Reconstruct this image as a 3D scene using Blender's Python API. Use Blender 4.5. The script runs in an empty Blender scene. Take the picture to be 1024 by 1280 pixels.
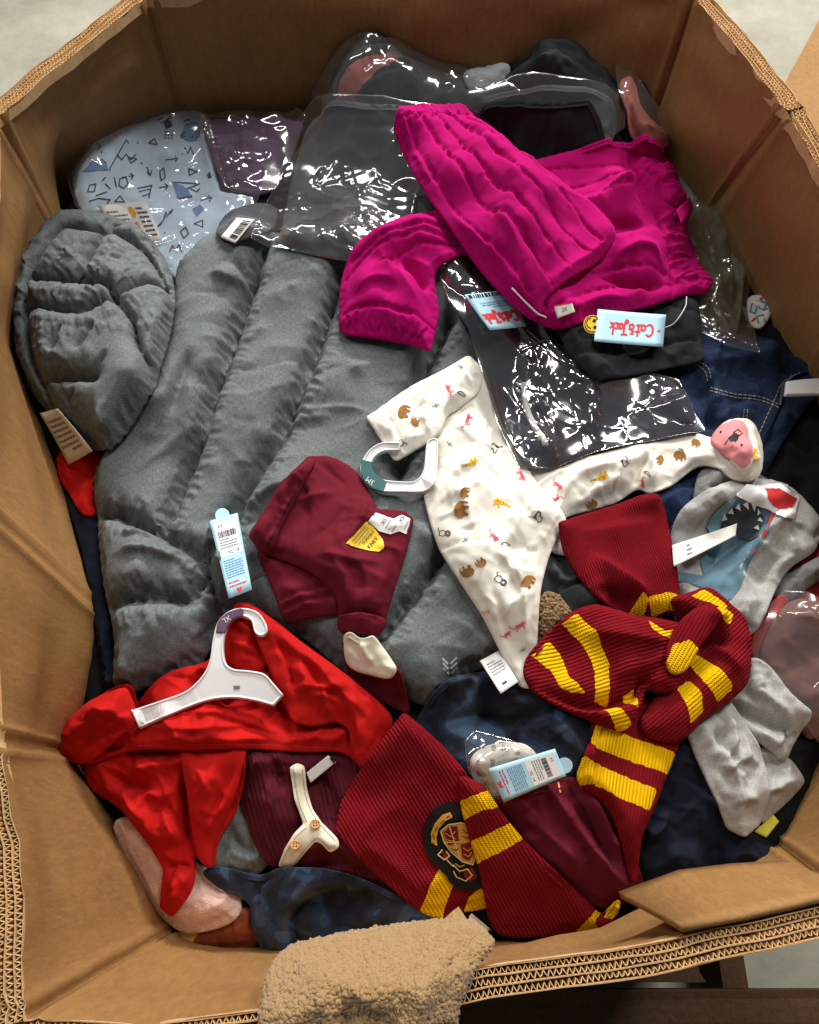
import bpy, math, random
import numpy as np
from mathutils import Vector
from mathutils.geometry import delaunay_2d_cdt
from mathutils.bvhtree import BVHTree
from mathutils.kdtree import KDTree

# ------------------------------------------------------------------ camera, light, exposure
scene = bpy.context.scene
CAM = np.array([0.0, 0.0, 1.55]); TILT = math.radians(25.0); FOC = 960.0; IW, IH = 1024.0, 1280.0
cam_data = bpy.data.cameras.new('camera'); cam = bpy.data.objects.new('camera', cam_data)
scene.collection.objects.link(cam); scene.camera = cam
cam.location = CAM; cam.rotation_euler = (TILT, 0, 0)
cam_data.sensor_fit = 'VERTICAL'; cam_data.sensor_height = 24.0; cam_data.sensor_width = 19.2
cam_data.lens = FOC / IH * 24.0; cam_data.clip_start = 0.02; cam_data.clip_end = 60

world = bpy.data.worlds.new('World'); scene.world = world; world.use_nodes = True
world.node_tree.nodes['Background'].inputs[0].default_value = (0.93, 0.94, 0.95, 1)
world.node_tree.nodes['Background'].inputs[1].default_value = 0.095

def ceiling_lamp(loc, aim, sx, sy, watts, col=(1.0, 0.965, 0.905)):
    d = bpy.data.lights.new('strip_lamp', 'AREA'); d.shape = 'RECTANGLE'; d.size = sx; d.size_y = sy
    d.energy = watts; d.color = col
    o = bpy.data.objects.new('strip_lamp', d); scene.collection.objects.link(o)
    o.location = loc
    o.rotation_euler = (Vector(aim) - Vector(loc)).to_track_quat('-Z', 'Y').to_euler()
    return o
# warehouse strip lights under the roof, behind and to the right of the box
ceiling_lamp((1.75, 2.2, 3.9), (0, .5, .6), 0.35, 2.2, 120)
ceiling_lamp((-2.3, 1.5, 4.0), (0, .5, .6), 0.35, 2.2, 50)
ceiling_lamp((0.3, 4.6, 3.6), (0, .5, .6), 2.4, 0.35, 300)
vs = scene.view_settings
vs.view_transform = 'Standard'; vs.look = 'None'; vs.gamma = 1.0; vs.exposure = 0.0; vs.use_curve_mapping = False
scene.cycles.transparent_max_bounces = 16

# ------------------------------------------------------------------ small maths
rng = np.random.default_rng(7)
ST, CT = math.sin(TILT), math.cos(TILT)
def rays(px):
    px = np.asarray(px, float).reshape(-1, 2)
    r = (px[:, 0] - IW / 2) / FOC; u = (IH / 2 - px[:, 1]) / FOC
    return np.stack([r, ST + u * CT, -CT + u * ST], 1)
def at_z(p, z):
    d = rays([p])[0]; t = (z - CAM[2]) / d[2]
    return CAM + d * t
def project(P):
    P = np.asarray(P, float).reshape(-1, 3) - CAM
    f = P[:, 1] * ST - P[:, 2] * CT; u = P[:, 1] * CT + P[:, 2] * ST
    return np.stack([IW / 2 + FOC * P[:, 0] / f, IH / 2 - FOC * u / f], 1)

def _hash(ix, iy, seed):
    h = (ix.astype(np.int64) * 374761393 + iy.astype(np.int64) * 668265263 + seed * 1274126177) & 0x7fffffff
    h = ((h ^ (h >> 13)) * 1274126177) & 0x7fffffff
    return ((h ^ (h >> 16)) & 0xffff) / 65535.0 * 2 - 1
def vnoise(x, y, seed=0):
    ix = np.floor(x); iy = np.floor(y); fx = x - ix; fy = y - iy
    fx = fx * fx * fx * (fx * (fx * 6 - 15) + 10); fy = fy * fy * fy * (fy * (fy * 6 - 15) + 10)
    ix = ix.astype(int); iy = iy.astype(int)
    a = _hash(ix, iy, seed); b = _hash(ix + 1, iy, seed); c = _hash(ix, iy + 1, seed); d = _hash(ix + 1, iy + 1, seed)
    return (a * (1 - fx) + b * fx) * (1 - fy) + (c * (1 - fx) + d * fx) * fy
def fbm(x, y, seed=0, o=3):
    s = 0; a = 1.0
    for k in range(o):
        s = s + a * vnoise(x * 2 ** k + 17.3 * k, y * 2 ** k - 9.1 * k, seed + k); a *= .5
    return s

# ------------------------------------------------------------------ height field of the growing pile
GX0, GY0, CELL = -0.66, -0.30, 0.004
NX, NY = int(1.32 / CELL), int(1.6 / CELL)
_gx = GX0 + CELL * np.arange(NX); _gy = GY0 + CELL * np.arange(NY)
GX, GY = np.meshgrid(_gx, _gy)
H = np.interp(GY, [-.3, -.08, .05, .25, .55, .80, .95, 1.05, 1.4], [.42, .46, .545, .60, .635, .68, .735, .775, .79])
bx = np.interp(GX, [-.45, -.22, -.14, -.04, .28, .40], [-.075, -.07, -.055, 0, 0, -.05]) * np.clip((GY - .75) / .25, 0, 1)
H = H + bx + np.interp(GX, [.34, .46], [0, -.05]) * np.clip((GY - .55) / .2, 0, 1) + .006 * fbm(GX * 6, GY * 6, 3)
H = H + (.075 * np.exp(-((GX + .07) / .07) ** 2) + .075 * np.exp(-((GX - .21) / .065) ** 2)) * np.clip((GY - .95) / .10, 0, 1)
HS = None
def sample(F, x, y):
    fx = np.clip((x - GX0) / CELL, 0, NX - 1.001); fy = np.clip((y - GY0) / CELL, 0, NY - 1.001)
    ix = fx.astype(int); iy = fy.astype(int); fx = fx - ix; fy = fy - iy
    return (F[iy, ix] * (1 - fx) + F[iy, ix + 1] * fx) * (1 - fy) + (F[iy + 1, ix] * (1 - fx) + F[iy + 1, ix + 1] * fx) * fy
def blur(F, cells):
    k = max(1, int(cells))
    for _ in range(3):
        for ax in (0, 1):
            c = np.cumsum(np.pad(F, [(k + 1, k) if a == ax else (0, 0) for a in (0, 1)], mode='edge'), axis=ax)
            n = F.shape[ax]
            F = (np.take(c, np.arange(2 * k + 1, 2 * k + 1 + n), ax) - np.take(c, np.arange(0, n), ax)) / (2 * k + 1)
    return F
def vmax(F, k, fn=np.maximum):
    for ax in (0, 1):
        G = F
        for s in range(-k, k + 1):
            G = fn(G, np.roll(F, s, ax))
        F = G
    return F
def draped(F, bridge=.03, soft=.012, own=1):
    k = int(bridge / CELL)
    G = vmax(vmax(F, k), k, np.minimum)
    return np.maximum(blur(G, soft / CELL), blur(F, own))
def march(px, F, lift=0.0):
    d = rays(px); n = len(d)
    ts = np.linspace(.45, 1.75, 420)
    hit = np.full(n, ts[-1]); done = np.zeros(n, bool); prev = None
    X = CAM[0] + d[:, :1] * ts; Y = CAM[1] + d[:, 1:2] * ts; Z = CAM[2] + d[:, 2:3] * ts
    g = Z - sample(F, X, Y) - lift
    neg = g <= 0; k = np.where(neg.any(1), neg.argmax(1), len(ts) - 1); k = np.maximum(k, 1)
    r = np.arange(n); ga, gb = g[r, k - 1], g[r, k]
    hit = ts[k - 1] + (ts[k] - ts[k - 1]) * np.clip(ga / np.where(np.abs(ga - gb) < 1e-9, 1, ga - gb), 0, 1)
    return CAM + d * hit[:, None]
def splat(V, T):
    global H
    cs = [V]
    A, B, C = V[T[:, 0]], V[T[:, 1]], V[T[:, 2]]
    cs += [(A + B + C) / 3, (A + B) / 2, (B + C) / 2, (A + C) / 2]
    P = np.concatenate(cs)
    ix = np.round((P[:, 0] - GX0) / CELL).astype(int); iy = np.round((P[:, 1] - GY0) / CELL).astype(int)
    ok = (ix >= 0) & (ix < NX) & (iy >= 0) & (iy < NY)
    np.maximum.at(H, (iy[ok], ix[ok]), P[ok, 2])

# ------------------------------------------------------------------ polygons
def catmull(pts, closed=True, sub=6, sharp=()):
    P = np.asarray(pts, float); n = len(P); out = []
    rngk = range(n if closed else n - 1)
    for i in rngk:
        p1, p2 = P[i], P[(i + 1) % n]
        p0 = P[i - 1] if (closed or i > 0) else p1
        p3 = P[(i + 2) % n] if (closed or i + 2 < n) else p2
        m1 = (p2 - p0) * .5; m2 = (p3 - p1) * .5
        if i in sharp: m1 = (p2 - p1)
        if (i + 1) % n in sharp: m2 = (p2 - p1)
        L = np.linalg.norm(p2 - p1)
        for m in (m1, m2):
            l = np.linalg.norm(m)
            if l > L: m *= L / l
        for s in range(sub):
            t = s / sub
            out.append((2*t**3-3*t**2+1)*p1 + (t**3-2*t**2+t)*m1 + (-2*t**3+3*t**2)*p2 + (t**3-t**2)*m2)
    if not closed: out.append(P[-1])
    return np.array(out)
def resample(P, step, closed=True):
    Q = np.vstack([P, P[:1]]) if closed else P
    s = np.concatenate([[0], np.cumsum(np.linalg.norm(np.diff(Q, axis=0), axis=1))])
    n = max(3 if closed else 2, int(round(s[-1] / step)) + (0 if closed else 1))
    t = np.linspace(0, s[-1], n, endpoint=not closed)
    return np.stack([np.interp(t, s, Q[:, k]) for k in range(Q.shape[1])], 1)
def inside(poly, pts):
    n = len(poly); c = np.zeros(len(pts), bool)
    if len(pts) < 400:
        x, y = pts[:, 0][:, None], pts[:, 1][:, None]; P = np.asarray(poly); Q = np.roll(P, -1, 0)
        x1, y1, x2, y2 = P[:, 0], P[:, 1], Q[:, 0], Q[:, 1]; dy = np.where(y2 == y1, 1e-12, y2 - y1)
        return (((y1 > y) != (y2 > y)) & (x < (x2 - x1) * (y - y1) / dy + x1)).sum(1) % 2 == 1
    o = np.argsort(pts[:, 1], kind='stable'); xs = pts[o, 0]; ys = pts[o, 1]
    for i in range(n):
        x1, y1 = poly[i]; x2, y2 = poly[(i + 1) % n]
        if y1 == y2: continue
        k0 = np.searchsorted(ys, min(y1, y2), 'left'); k1 = np.searchsorted(ys, max(y1, y2), 'left')
        if k1 > k0: c[k0:k1] ^= xs[k0:k1] < (x2 - x1) * (ys[k0:k1] - y1) / (y2 - y1) + x1
    r = np.zeros(len(pts), bool); r[o] = c
    return r
def near_dist(P, line, step, closed=True):
    """distance to a densely sampled line"""
    L = resample(line, step, closed); kd = KDTree(len(L))
    for i, q in enumerate(L): kd.insert((q[0], q[1], 0), i)
    kd.balance(); f = kd.find
    return np.array([f((x, y, 0))[2] for x, y in P.tolist()])
def seg_dist(P, line, closed=False):
    """distance of every point to a polyline, and the arc parameter 0..1 of the nearest spot"""
    L = np.vstack([line, line[:1]]) if closed else line
    best = np.full(len(P), 9.); par = np.zeros(len(P)); side = np.zeros(len(P))
    seg = np.linalg.norm(np.diff(L, axis=0), axis=1); cum = np.concatenate([[0], np.cumsum(seg)])
    for i in range(len(L) - 1):
        a = L[i]; ab = L[i + 1] - a; q = ab @ ab
        if q < 1e-14: continue
        t = np.clip(((P - a) @ ab) / q, 0, 1)
        D = P - (a + t[:, None] * ab); d = np.sqrt((D ** 2).sum(1))
        m = d < best
        best[m] = d[m]; par[m] = (cum[i] + t[m] * seg[i]) / cum[-1]
        side[m] = np.sign(ab[0] * D[m, 1] - ab[1] * D[m, 0])
    return best, par, side

def loop_subdivide(V, T, U, mi):
    n = len(V)
    E = np.concatenate([T[:, [0, 1]], T[:, [1, 2]], T[:, [2, 0]]]); opp = np.concatenate([T[:, 2], T[:, 0], T[:, 1]])
    Es = np.sort(E, 1); key = Es[:, 0].astype(np.int64) * n + Es[:, 1]
    uk, inv, cnt = np.unique(key, return_inverse=True, return_counts=True)
    e0 = uk // n; e1 = uk % n; m = len(uk)
    osum = np.zeros((m, 3))
    for k in range(3): osum[:, k] = np.bincount(inv, V[opp, k], m)
    inner = cnt == 2
    mid = (V[e0] + V[e1]) * .5
    mid[inner] = (V[e0] + V[e1])[inner] * .375 + osum[inner] * .125
    val = np.bincount(e0, minlength=n) + np.bincount(e1, minlength=n)
    ns = np.stack([np.bincount(e0, V[e1, k], n) + np.bincount(e1, V[e0, k], n) for k in range(3)], 1)
    beta = np.where(val == 3, 3 / 16, 3 / (8 * np.maximum(val, 1)))[:, None]
    W = V * (1 - val[:, None] * beta) + ns * beta
    b = ~inner
    bv = np.zeros(n, bool); bv[e0[b]] = True; bv[e1[b]] = True
    bs = np.stack([np.bincount(e0[b], V[e1[b], k], n) + np.bincount(e1[b], V[e0[b], k], n) for k in range(3)], 1)
    W[bv] = V[bv] * .75 + bs[bv] * .125
    NV = np.vstack([W, mid]); NU = np.vstack([U, (U[e0] + U[e1]) * .5])
    nt = len(T); a = n + inv[:nt]; bq = n + inv[nt:2 * nt]; c = n + inv[2 * nt:]
    NT = np.concatenate([np.stack([T[:, 0], a, c], 1), np.stack([a, T[:, 1], bq], 1), np.stack([c, bq, T[:, 2]], 1), np.stack([a, bq, c], 1)])
    return NV, NT, NU, np.tile(mi, 4)

def boundary(T):
    E = np.concatenate([T[:, [0, 1]], T[:, [1, 2]], T[:, [2, 0]]])
    n = int(T.max()) + 1
    Es = np.sort(E, 1); key = Es[:, 0].astype(np.int64) * n + Es[:, 1]
    uk, idx, cnt = np.unique(key, return_index=True, return_counts=True)
    return E[idx[cnt == 1]]

# ------------------------------------------------------------------ objects
COL = scene.collection
def mesh_object(name, V, F, mats, parent=None, uv=None, mi=None, smooth=True):
    me = bpy.data.meshes.new(name)
    off = np.array(parent['_o']) if parent is not None and '_o' in parent else np.zeros(3)
    V = np.asarray(V, float) - off
    F = np.asarray(F) if not isinstance(F, list) else F
    if isinstance(F, np.ndarray):
        k = F.shape[1]; nf = len(F)
        me.vertices.add(len(V)); me.vertices.foreach_set('co', V.astype(np.float32).ravel())
        me.loops.add(nf * k); me.loops.foreach_set('vertex_index', F.astype(np.int32).ravel())
        me.polygons.add(nf); me.polygons.foreach_set('loop_start', np.arange(0, nf * k, k, dtype=np.int32))
        li = F.ravel()
        me.update(calc_edges=True)
    else:
        me.from_pydata(V.tolist(), [], F)
        li = np.zeros(len(me.loops), np.int32); me.loops.foreach_get('vertex_index', li)
    if uv is not None:
        l = me.uv_layers.new(name='UVMap'); l.data.foreach_set('uv', np.asarray(uv, np.float32)[li].ravel())
    for m in (mats if isinstance(mats, (list, tuple)) else [mats]): me.materials.append(m)
    if mi is not None: me.polygons.foreach_set('material_index', np.asarray(mi, np.int32))
    me.polygons.foreach_set('use_smooth', np.full(len(me.polygons), smooth))
    me.validate(); me.update()
    o = bpy.data.objects.new(name, me); COL.objects.link(o)
    if parent is not None:
        o.parent = parent
        if '_o' in parent: o['_o'] = [float(q) for q in off]
    return o
def tag(o, label, cat, group=None, kind=None):
    if label: o['label'] = label
    if cat: o['category'] = cat
    if group: o['group'] = group
    if kind: o['kind'] = kind
    return o
def thing(name, label, cat, px=None, loc=None, group=None):
    o = bpy.data.objects.new(name, None); COL.objects.link(o); o.empty_display_size = .03
    p = march([px], H)[0] if loc is None else np.array(loc, float)
    o.location = p; o['_o'] = [float(q) for q in p]
    return tag(o, label, cat, group)

def ruching(line, w, n, amp, width, flip=1):
    """short gathers across an elastic band or a stitched seam"""
    L = resample(catmull(line, False), 1.0, False); out = []; r = random.Random(n)
    for i in range(n):
        k = int(min(len(L) - 2, max(1, (i + .5 + r.uniform(-.3, .3)) / n * (len(L) - 3) + 1)))
        t = L[k + 1] - L[k - 1]; t = t / np.linalg.norm(t); q = np.array([-t[1], t[0]]) * flip
        a_ = r.uniform(.5, 1.25); out.append(([tuple(L[k]), tuple(L[k] + q * w * .5 * a_ + t * r.uniform(-2, 2)), tuple(L[k] + q * w * a_ + t * r.uniform(-4, 4))], amp * r.uniform(.5, 1.2), width * r.uniform(.7, 1.3)))
    return out
def puckers(seams, w, spacing, amp, width):
    out = []
    for s in seams:
        L = catmull(s, False); ln = np.linalg.norm(np.diff(L, axis=0), axis=1).sum(); n = max(2, int(ln / spacing))
        out += ruching(s, w, n, amp, width, 1) + ruching(s, w, n + 1, amp, width, -1)
    return out
# ------------------------------------------------------------------ cloth: outline -> draped, buckled sheet
class G: pass
def random_folds(P, poly, area, rf, r, F, ang0):
    """creases of worn cloth: tapered crests that wander along a direction"""
    z = np.zeros(len(P)); lo, hi = poly.min(0), poly.max(0); cand = P
    order = np.argsort(P[:, 0]); xs = P[order, 0]
    for e in rf:
        dens, amp, wid, length, dpx, spread = e[:6]
        base = None
        if dpx is not None:
            w = march(dpx, F)[:, :2]; base = math.atan2(w[1, 1] - w[0, 1], w[1, 0] - w[0, 0])
        elif ang0 is not None: base = ang0
        focus = march(e[6], F)[:, :2] if len(e) > 6 else None
        n = int(dens) if focus is not None else max(3, int(dens * area / .1 * .35))
        for k in range(n):
            L = length * r.uniform(.45, 1.5); w = wid * r.uniform(.55, 1.4); a = amp * r.uniform(.35, 1.25) * (1 if r.random() < .72 else -.8)
            if focus is not None:
                f = focus[r.integers(len(focus))]; th = r.uniform(0, 2 * math.pi); p = f + np.array([math.cos(th), math.sin(th)]) * .008
            else:
                p = cand[r.integers(len(cand))]
                th = r.uniform(0, 2 * math.pi) if base is None else base + math.radians(r.normal(0, spread * .5)) + (math.pi if r.random() < .5 else 0)
            pts = [p]; cv = r.normal(0, 5.0)
            for _ in range(8):
                th += cv * L / 8 + r.normal(0, .10); p = p + np.array([math.cos(th), math.sin(th)]) * L / 8; pts.append(p)
            pts = np.array(pts); l_ = pts.min(0) - 2.6 * w; h_ = pts.max(0) + 2.6 * w
            k0, k1 = np.searchsorted(xs, (l_[0], h_[0])); m = order[k0:k1]; m = m[(P[m, 1] > l_[1]) & (P[m, 1] < h_[1])]
            if len(m) == 0: continue
            d, t, s = seg_dist(P[m], pts); sk = r.uniform(.35, 1.0)
            ww = np.where(s > 0, w * sk, w)
            tap = np.clip(np.minimum(t / .35, (1 - t) / .35), 0, 1); tap = tap * tap * (3 - 2 * tap)
            if focus is not None: tap = np.clip((1 - t) / .8, 0, 1) * np.clip(t / .08, 0, 1)
            z[m] += a * np.exp(-(d / ww) ** 1.35) * tap
    return z
def cloth(name, outline, mat, parent=None, label=None, cat=None, group=None, res=.0055, puff=.012, edge=.018,
          crumple=.03, cdir=None, caniso=.0, iters=110, seed=1, bridge=.03, soft=.012, sharp=(), clear=.0025,
          folds=(), seams=(), seam_w=.010, seam_d=None, regions=(), along=None, bend=.10, hold=.03, hem=.003,
          wrinkle=.0, wl=.05, sub=1, fine=None, lift=0.0, splatit=True, mats=None, wmask=None, smoothpx=True, kind=None, gather=(),
          groove=None, jag=0, own=1, rf=((280, .0064, .010, .085, None, 60), (800, .0025, .0042, .045, None, 60)), vol=False, hemlift=.004):
    if not vol: puff, edge = puff * .55, edge * .45
    F = draped(H, bridge, soft, own)
    pc = catmull(outline, True, 6, sharp) if smoothpx else np.asarray(outline, float)
    pc = resample(pc, 2.5)
    W = march(pc, F, lift)
    poly = resample(W[:, :2], res)
    # constraint lines
    cons = [(poly, True)]
    seamxy = []
    for s in seams:
        sx = resample(march(resample(catmull(s, False), 4, False), F, lift + puff * .5)[:, :2], res, False)
        seamxy.append(sx); cons.append((sx, False))
    regxy = []; r0 = np.random.default_rng(seed + 5)
    for rp, rm in regions:
        rq = resample(np.asarray(rp, float), 2.5)
        if jag: rq = rq + np.where(np.arange(len(rq)) % 2, jag, -jag)[:, None] * r0.uniform(.2, 1, rq.shape)
        rr = resample(march(rq, F, lift + puff * .8)[:, :2], res)
        regxy.append((rr, rm)); cons.append((rr, True))
    # interior points (hex grid)
    lo = poly.min(0); hi = poly.max(0)
    ys = np.arange(lo[1], hi[1], res * .866); pts = []
    for k, y in enumerate(ys):
        xs = np.arange(lo[0] + (res * .5 if k % 2 else 0), hi[0], res)
        pts.append(np.stack([xs, np.full(len(xs), y)], 1))
    pts = np.vstack(pts); pts = pts[inside(poly, pts)]
    r2 = np.random.default_rng(seed)
    pts = pts + r2.uniform(-.12, .12, pts.shape) * res
    for ln, cl in cons:
        d = near_dist(pts, ln, res * .4, cl); pts = pts[d > res * .55]
    vin = []; ein = []
    for ln, cl in cons:
        b = len(vin); vin += [tuple(q) for q in ln]
        ein += [(b + i, b + i + 1) for i in range(len(ln) - 1)]
        if cl: ein.append((b + len(ln) - 1, b))
    vin += [tuple(q) for q in pts]
    r = delaunay_2d_cdt([Vector(v) for v in vin], ein, [], 0, 1e-6, False)
    V2 = np.array([(v.x, v.y) for v in r[0]]); T = np.array([list(f) for f in r[2]], int)
    cen = V2[T].mean(1); T = T[inside(poly, cen)]
    ar = np.cross(V2[T[:, 1]] - V2[T[:, 0]], V2[T[:, 2]] - V2[T[:, 0]]); T = T[np.abs(ar) > 1e-9]; ar = ar[np.abs(ar) > 1e-9]
    T[ar < 0] = T[ar < 0][:, ::-1]
    used = np.unique(T); mp = -np.ones(len(V2), int); mp[used] = np.arange(len(used)); V2 = V2[used]; T = mp[T]
    n = len(V2)
    cen = V2[T].mean(1); mi = np.zeros(len(T), int)
    for rr, rm in regxy: mi[inside(rr, cen)] = rm
    # target heights
    HF = blur(vmax(H, own), own)
    x, y = V2.T
    zb = sample(F, x, y); zf = sample(H, x, y)
    de = near_dist(V2, poly, res * .3)
    q = np.clip(de / edge, 0, 1); prof = np.sqrt(np.clip(1 - (1 - q) ** 2, 0, 1))
    pf = np.full(n, puff)
    sd = np.full(n, 9.)
    for sx in seamxy:
        sd = np.minimum(sd, near_dist(V2, sx, res * .3, False))
    if seamxy:
        sdv = .72 if seam_d is None else seam_d
        g = np.clip(sd / seam_w, 0, 1); pf = pf * (1 - sdv * (1 - np.sqrt(np.clip(1 - (1 - g) ** 2, 0, 1))))
    if vol: zt = np.maximum(zb, zf) + clear + lift + pf * prof
    else:
        sm = np.clip(de / (edge * 2.6), 0, 1); sm = sm * sm * (3 - 2 * sm); md = np.clip(.95 + .9 * fbm(x * 13, y * 13, seed + 41, 2), .3, 1.7)
        zt = np.maximum(zb, zf) + clear + lift + .0025 * np.clip(de / .004, 0, 1) + pf * md * (.6 * sm + .4 * prof)
    ca = np.array([1., 0.])
    if cdir is not None:
        cc = march(cdir, F)[:, :2]; ca = (cc[1] - cc[0]) / np.linalg.norm(cc[1] - cc[0])
    if wrinkle:
        u = x * ca[0] + y * ca[1]; v = -x * ca[1] + y * ca[0]
        st = 3.0 if caniso > 0 else 1.4
        wz = fbm(u / wl, v / wl / st, seed + 5, 2); msk = np.clip(fbm(x * 7, y * 7, seed + 9, 2) * .8 + .65, .1, 1.2)
        zt = zt + wrinkle * wz * msk * np.clip(de / .02, .15, 1)
    P = np.stack([x, y, zt], 1); P0 = P.copy()
    be = boundary(T); bidx = np.unique(be)
    E = np.unique(np.sort(np.concatenate([T[:, [0, 1]], T[:, [1, 2]], T[:, [2, 0]]]), 1), axis=0)
    i, j = E.T
    if iters > 0 and (crumple > 0 or caniso > 0):
        D = P[j] - P[i]; L0 = np.sqrt((D ** 2).sum(1)); dh = D[:, :2] / np.maximum(1e-9, np.linalg.norm(D[:, :2], axis=1))[:, None]
        mx = (x[i] + x[j]) / 2; my = (y[i] + y[j]) / 2
        mod = np.clip(.75 + .9 * fbm(mx * 9, my * 9, seed + 21, 2), .05, 1.8)
        ex = (crumple + caniso * (dh @ ca) ** 2) * mod
        for gl, ga, gw in gather:          # extra gathering along a line (elastic)
            ln = resample(march(resample(catmull(gl, False), 4, False), F, lift)[:, :2], .004, False)
            d, t, s = seg_dist(np.stack([mx, my], 1), ln)
            tg = ln[-1] - ln[0]; tg /= np.linalg.norm(tg)
            ex = ex + ga * np.exp(-(d / gw) ** 2) * (dh @ tg) ** 2
        L0 = L0 * (1 + ex)
        P[:, 2] += r2.normal(0, .0006, n) * np.clip(de / .01, 0, 1)
        val = np.bincount(i, minlength=n) + np.bincount(j, minlength=n); iv = 1.0 / np.maximum(val, 1)
        hk = np.full(n, hold)
        if seamxy: hk = np.where(sd < res * .8, .5, hk)
        for it in range(iters):
            D = P[j] - P[i]; L = np.sqrt((D ** 2).sum(1)) + 1e-12
            c = D * ((L - L0) / L * .5)[:, None]
            for k in range(3):
                P[:, k] += (np.bincount(i, c[:, k], n) - np.bincount(j, c[:, k], n)) * iv * 1.7
            if it % 2 == 0:
                for k in range(3):
                    m = (np.bincount(i, P[j, k], n) + np.bincount(j, P[i, k], n)) * iv
                    P[:, k] += (m - P[:, k]) * (bend if k == 2 else bend * .3)
            P[:, 2] += (zt - P[:, 2]) * hk
            P[bidx, :2] = P0[bidx, :2]; P[bidx, 2] = np.clip(P[bidx, 2], P0[bidx, 2], P0[bidx, 2] + .004)
            if it % 5 == 4 or it == iters - 1:
                fl = sample(HF, P[:, 0], P[:, 1]) + clear
                P[:, 2] = np.maximum(P[:, 2], fl)
    if seamxy:      # stitched channel bottoms stay crisp
        pass
    ang = 0.0
    if along is not None:
        aa = march(along, F)[:, :2]; ang = math.atan2(aa[1, 1] - aa[0, 1], aa[1, 0] - aa[0, 0])
    cu, su = math.cos(ang), math.sin(ang); ang0 = math.atan2(ca[1], ca[0]) + math.pi / 2 if cdir is not None else None
    U = np.stack([V2[:, 0] * cu + V2[:, 1] * su, -V2[:, 0] * su + V2[:, 1] * cu, de], 1)
    V = P; TT = T; m2 = mi
    for s in range(sub): V, TT, U, m2 = loop_subdivide(V, TT, U, m2)
    de2 = U[:, 2]; U = U[:, :2]
    for f in folds:
        ln = resample(march(resample(catmull(f[0], False), 4, False), F, lift + puff)[:, :2], .010, False)
        amp, w = f[1] * 1.5, f[2] * .9
        m = np.nonzero(np.all((V[:, :2] > ln.min(0) - 3 * w) & (V[:, :2] < ln.max(0) + 3 * w), axis=1))[0]
        if len(m) == 0: continue
        d, t, s = seg_dist(V[m, :2], ln)
        tap = np.clip(np.minimum(t, 1 - t) / .3, 0, 1) if len(f) < 4 or f[3] != 'full' else np.ones(len(m))
        tap = tap * tap * (3 - 2 * tap)
        sk = f[4] if len(f) > 4 else (1 if (int(f[0][0][0]) % 2) else -1)
        ww = np.where(s * sk > 0, w * (.3 if len(f) > 4 else .42), w * 1.25)
        V[m, 2] += amp * np.exp(-(d / ww) ** 1.4) * tap * np.clip(de2[m] / .008, .2, 1)
    if rf:
        area = .5 * abs(np.sum(poly[:, 0] * np.roll(poly[:, 1], -1) - np.roll(poly[:, 0], -1) * poly[:, 1]))
        V[:, 2] += random_folds(V[:, :2], poly, area, rf, np.random.default_rng(seed + 77), F, ang0) * np.clip(de2 / .012, .25, 1)
    if groove:
        for sx in seamxy:
            m = np.nonzero(np.all((V[:, :2] > sx.min(0) - .012) & (V[:, :2] < sx.max(0) + .012), axis=1))[0]
            if len(m) == 0: continue
            d = near_dist(V[m, :2], sx, .0015, False); d0 = d / groove[1]
            V[m, 2] -= groove[0] * np.exp(-d0 ** 2) * (.75 + .5 * vnoise(V[m, 0] * 160, V[m, 1] * 160, seed))
    if hemlift: V[:, 2] += hemlift * np.clip(fbm(V[:, 0] * 14, V[:, 1] * 14, seed + 3, 2), 0, 1)
    fl = sample(HF, V[:, 0], V[:, 1]) + clear * .4
    V[:, 2] = np.maximum(V[:, 2], fl)
    if fine is not None: V = fine(V, TT)
    g = G(); g.V, g.T = V, TT; g.bvh = None
    # hem
    be = boundary(TT); bi = np.unique(be); mpb = -np.ones(len(V), int); mpb[bi] = np.arange(len(bi))
    nrm = np.zeros((len(V), 2)); dv = V[be[:, 1], :2] - V[be[:, 0], :2]; on = np.stack([dv[:, 1], -dv[:, 0]], 1)
    for k in (0, 1): np.add.at(nrm, be[:, k], on)
    nb = nrm[bi]; nb = nb / np.maximum(1e-9, np.linalg.norm(nb, axis=1))[:, None]
    g.rim = V[bi].copy(); g.hem = hem
    R1 = V[bi].copy(); R1[:, 2] -= hem; R1[:, :2] += nb * min(hem * .25, .001)
    R2 = V[bi].copy(); R2[:, 2] -= hem * 1.5; R2[:, :2] -= nb * hem * 2.0
    N = len(V); M = len(bi)
    a, b = be[:, 0], be[:, 1]; a1, b1 = N + mpb[a], N + mpb[b]; a2, b2 = a1 + M, b1 + M
    SK = np.concatenate([np.stack([b, a, a1], 1), np.stack([b, a1, b1], 1), np.stack([b1, a1, a2], 1), np.stack([b1, a2, b2], 1)])
    # material of the hem follows its face
    VV = np.vstack([V, R1, R2]); FF = np.vstack([TT, SK]); UU = np.vstack([U, U[bi], U[bi]])
    vm = np.zeros(len(V), int); vm[TT[:, 0]] = m2; vm[TT[:, 1]] = m2; vm[TT[:, 2]] = m2
    skm = np.tile(vm[a], 4)
    o = mesh_object(name, VV, FF, mats if mats else mat, parent, UU, np.concatenate([m2, skm]))
    if label: tag(o, label, cat, group, kind)
    if splatit: splat(V, TT)
    g.o = o; g.parent = parent
    return g
def hit(g, px, lift=.0006):
    """points of the garment's own surface under the given outline"""
    if g.bvh is None: g.bvh = BVHTree.FromPolygons(g.V.tolist(), g.T.tolist())
    out = []; nr = []; last = None
    for d in rays(px):
        dv = Vector(d).normalized(); h = g.bvh.ray_cast(Vector(CAM), dv)
        if h[0] is None:
            out.append(None); nr.append(None); continue
        nn = h[1] if h[1].z > 0 else -h[1]
        out.append(np.array(h[0] + nn * lift)); nr.append(nn)
    return out
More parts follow.
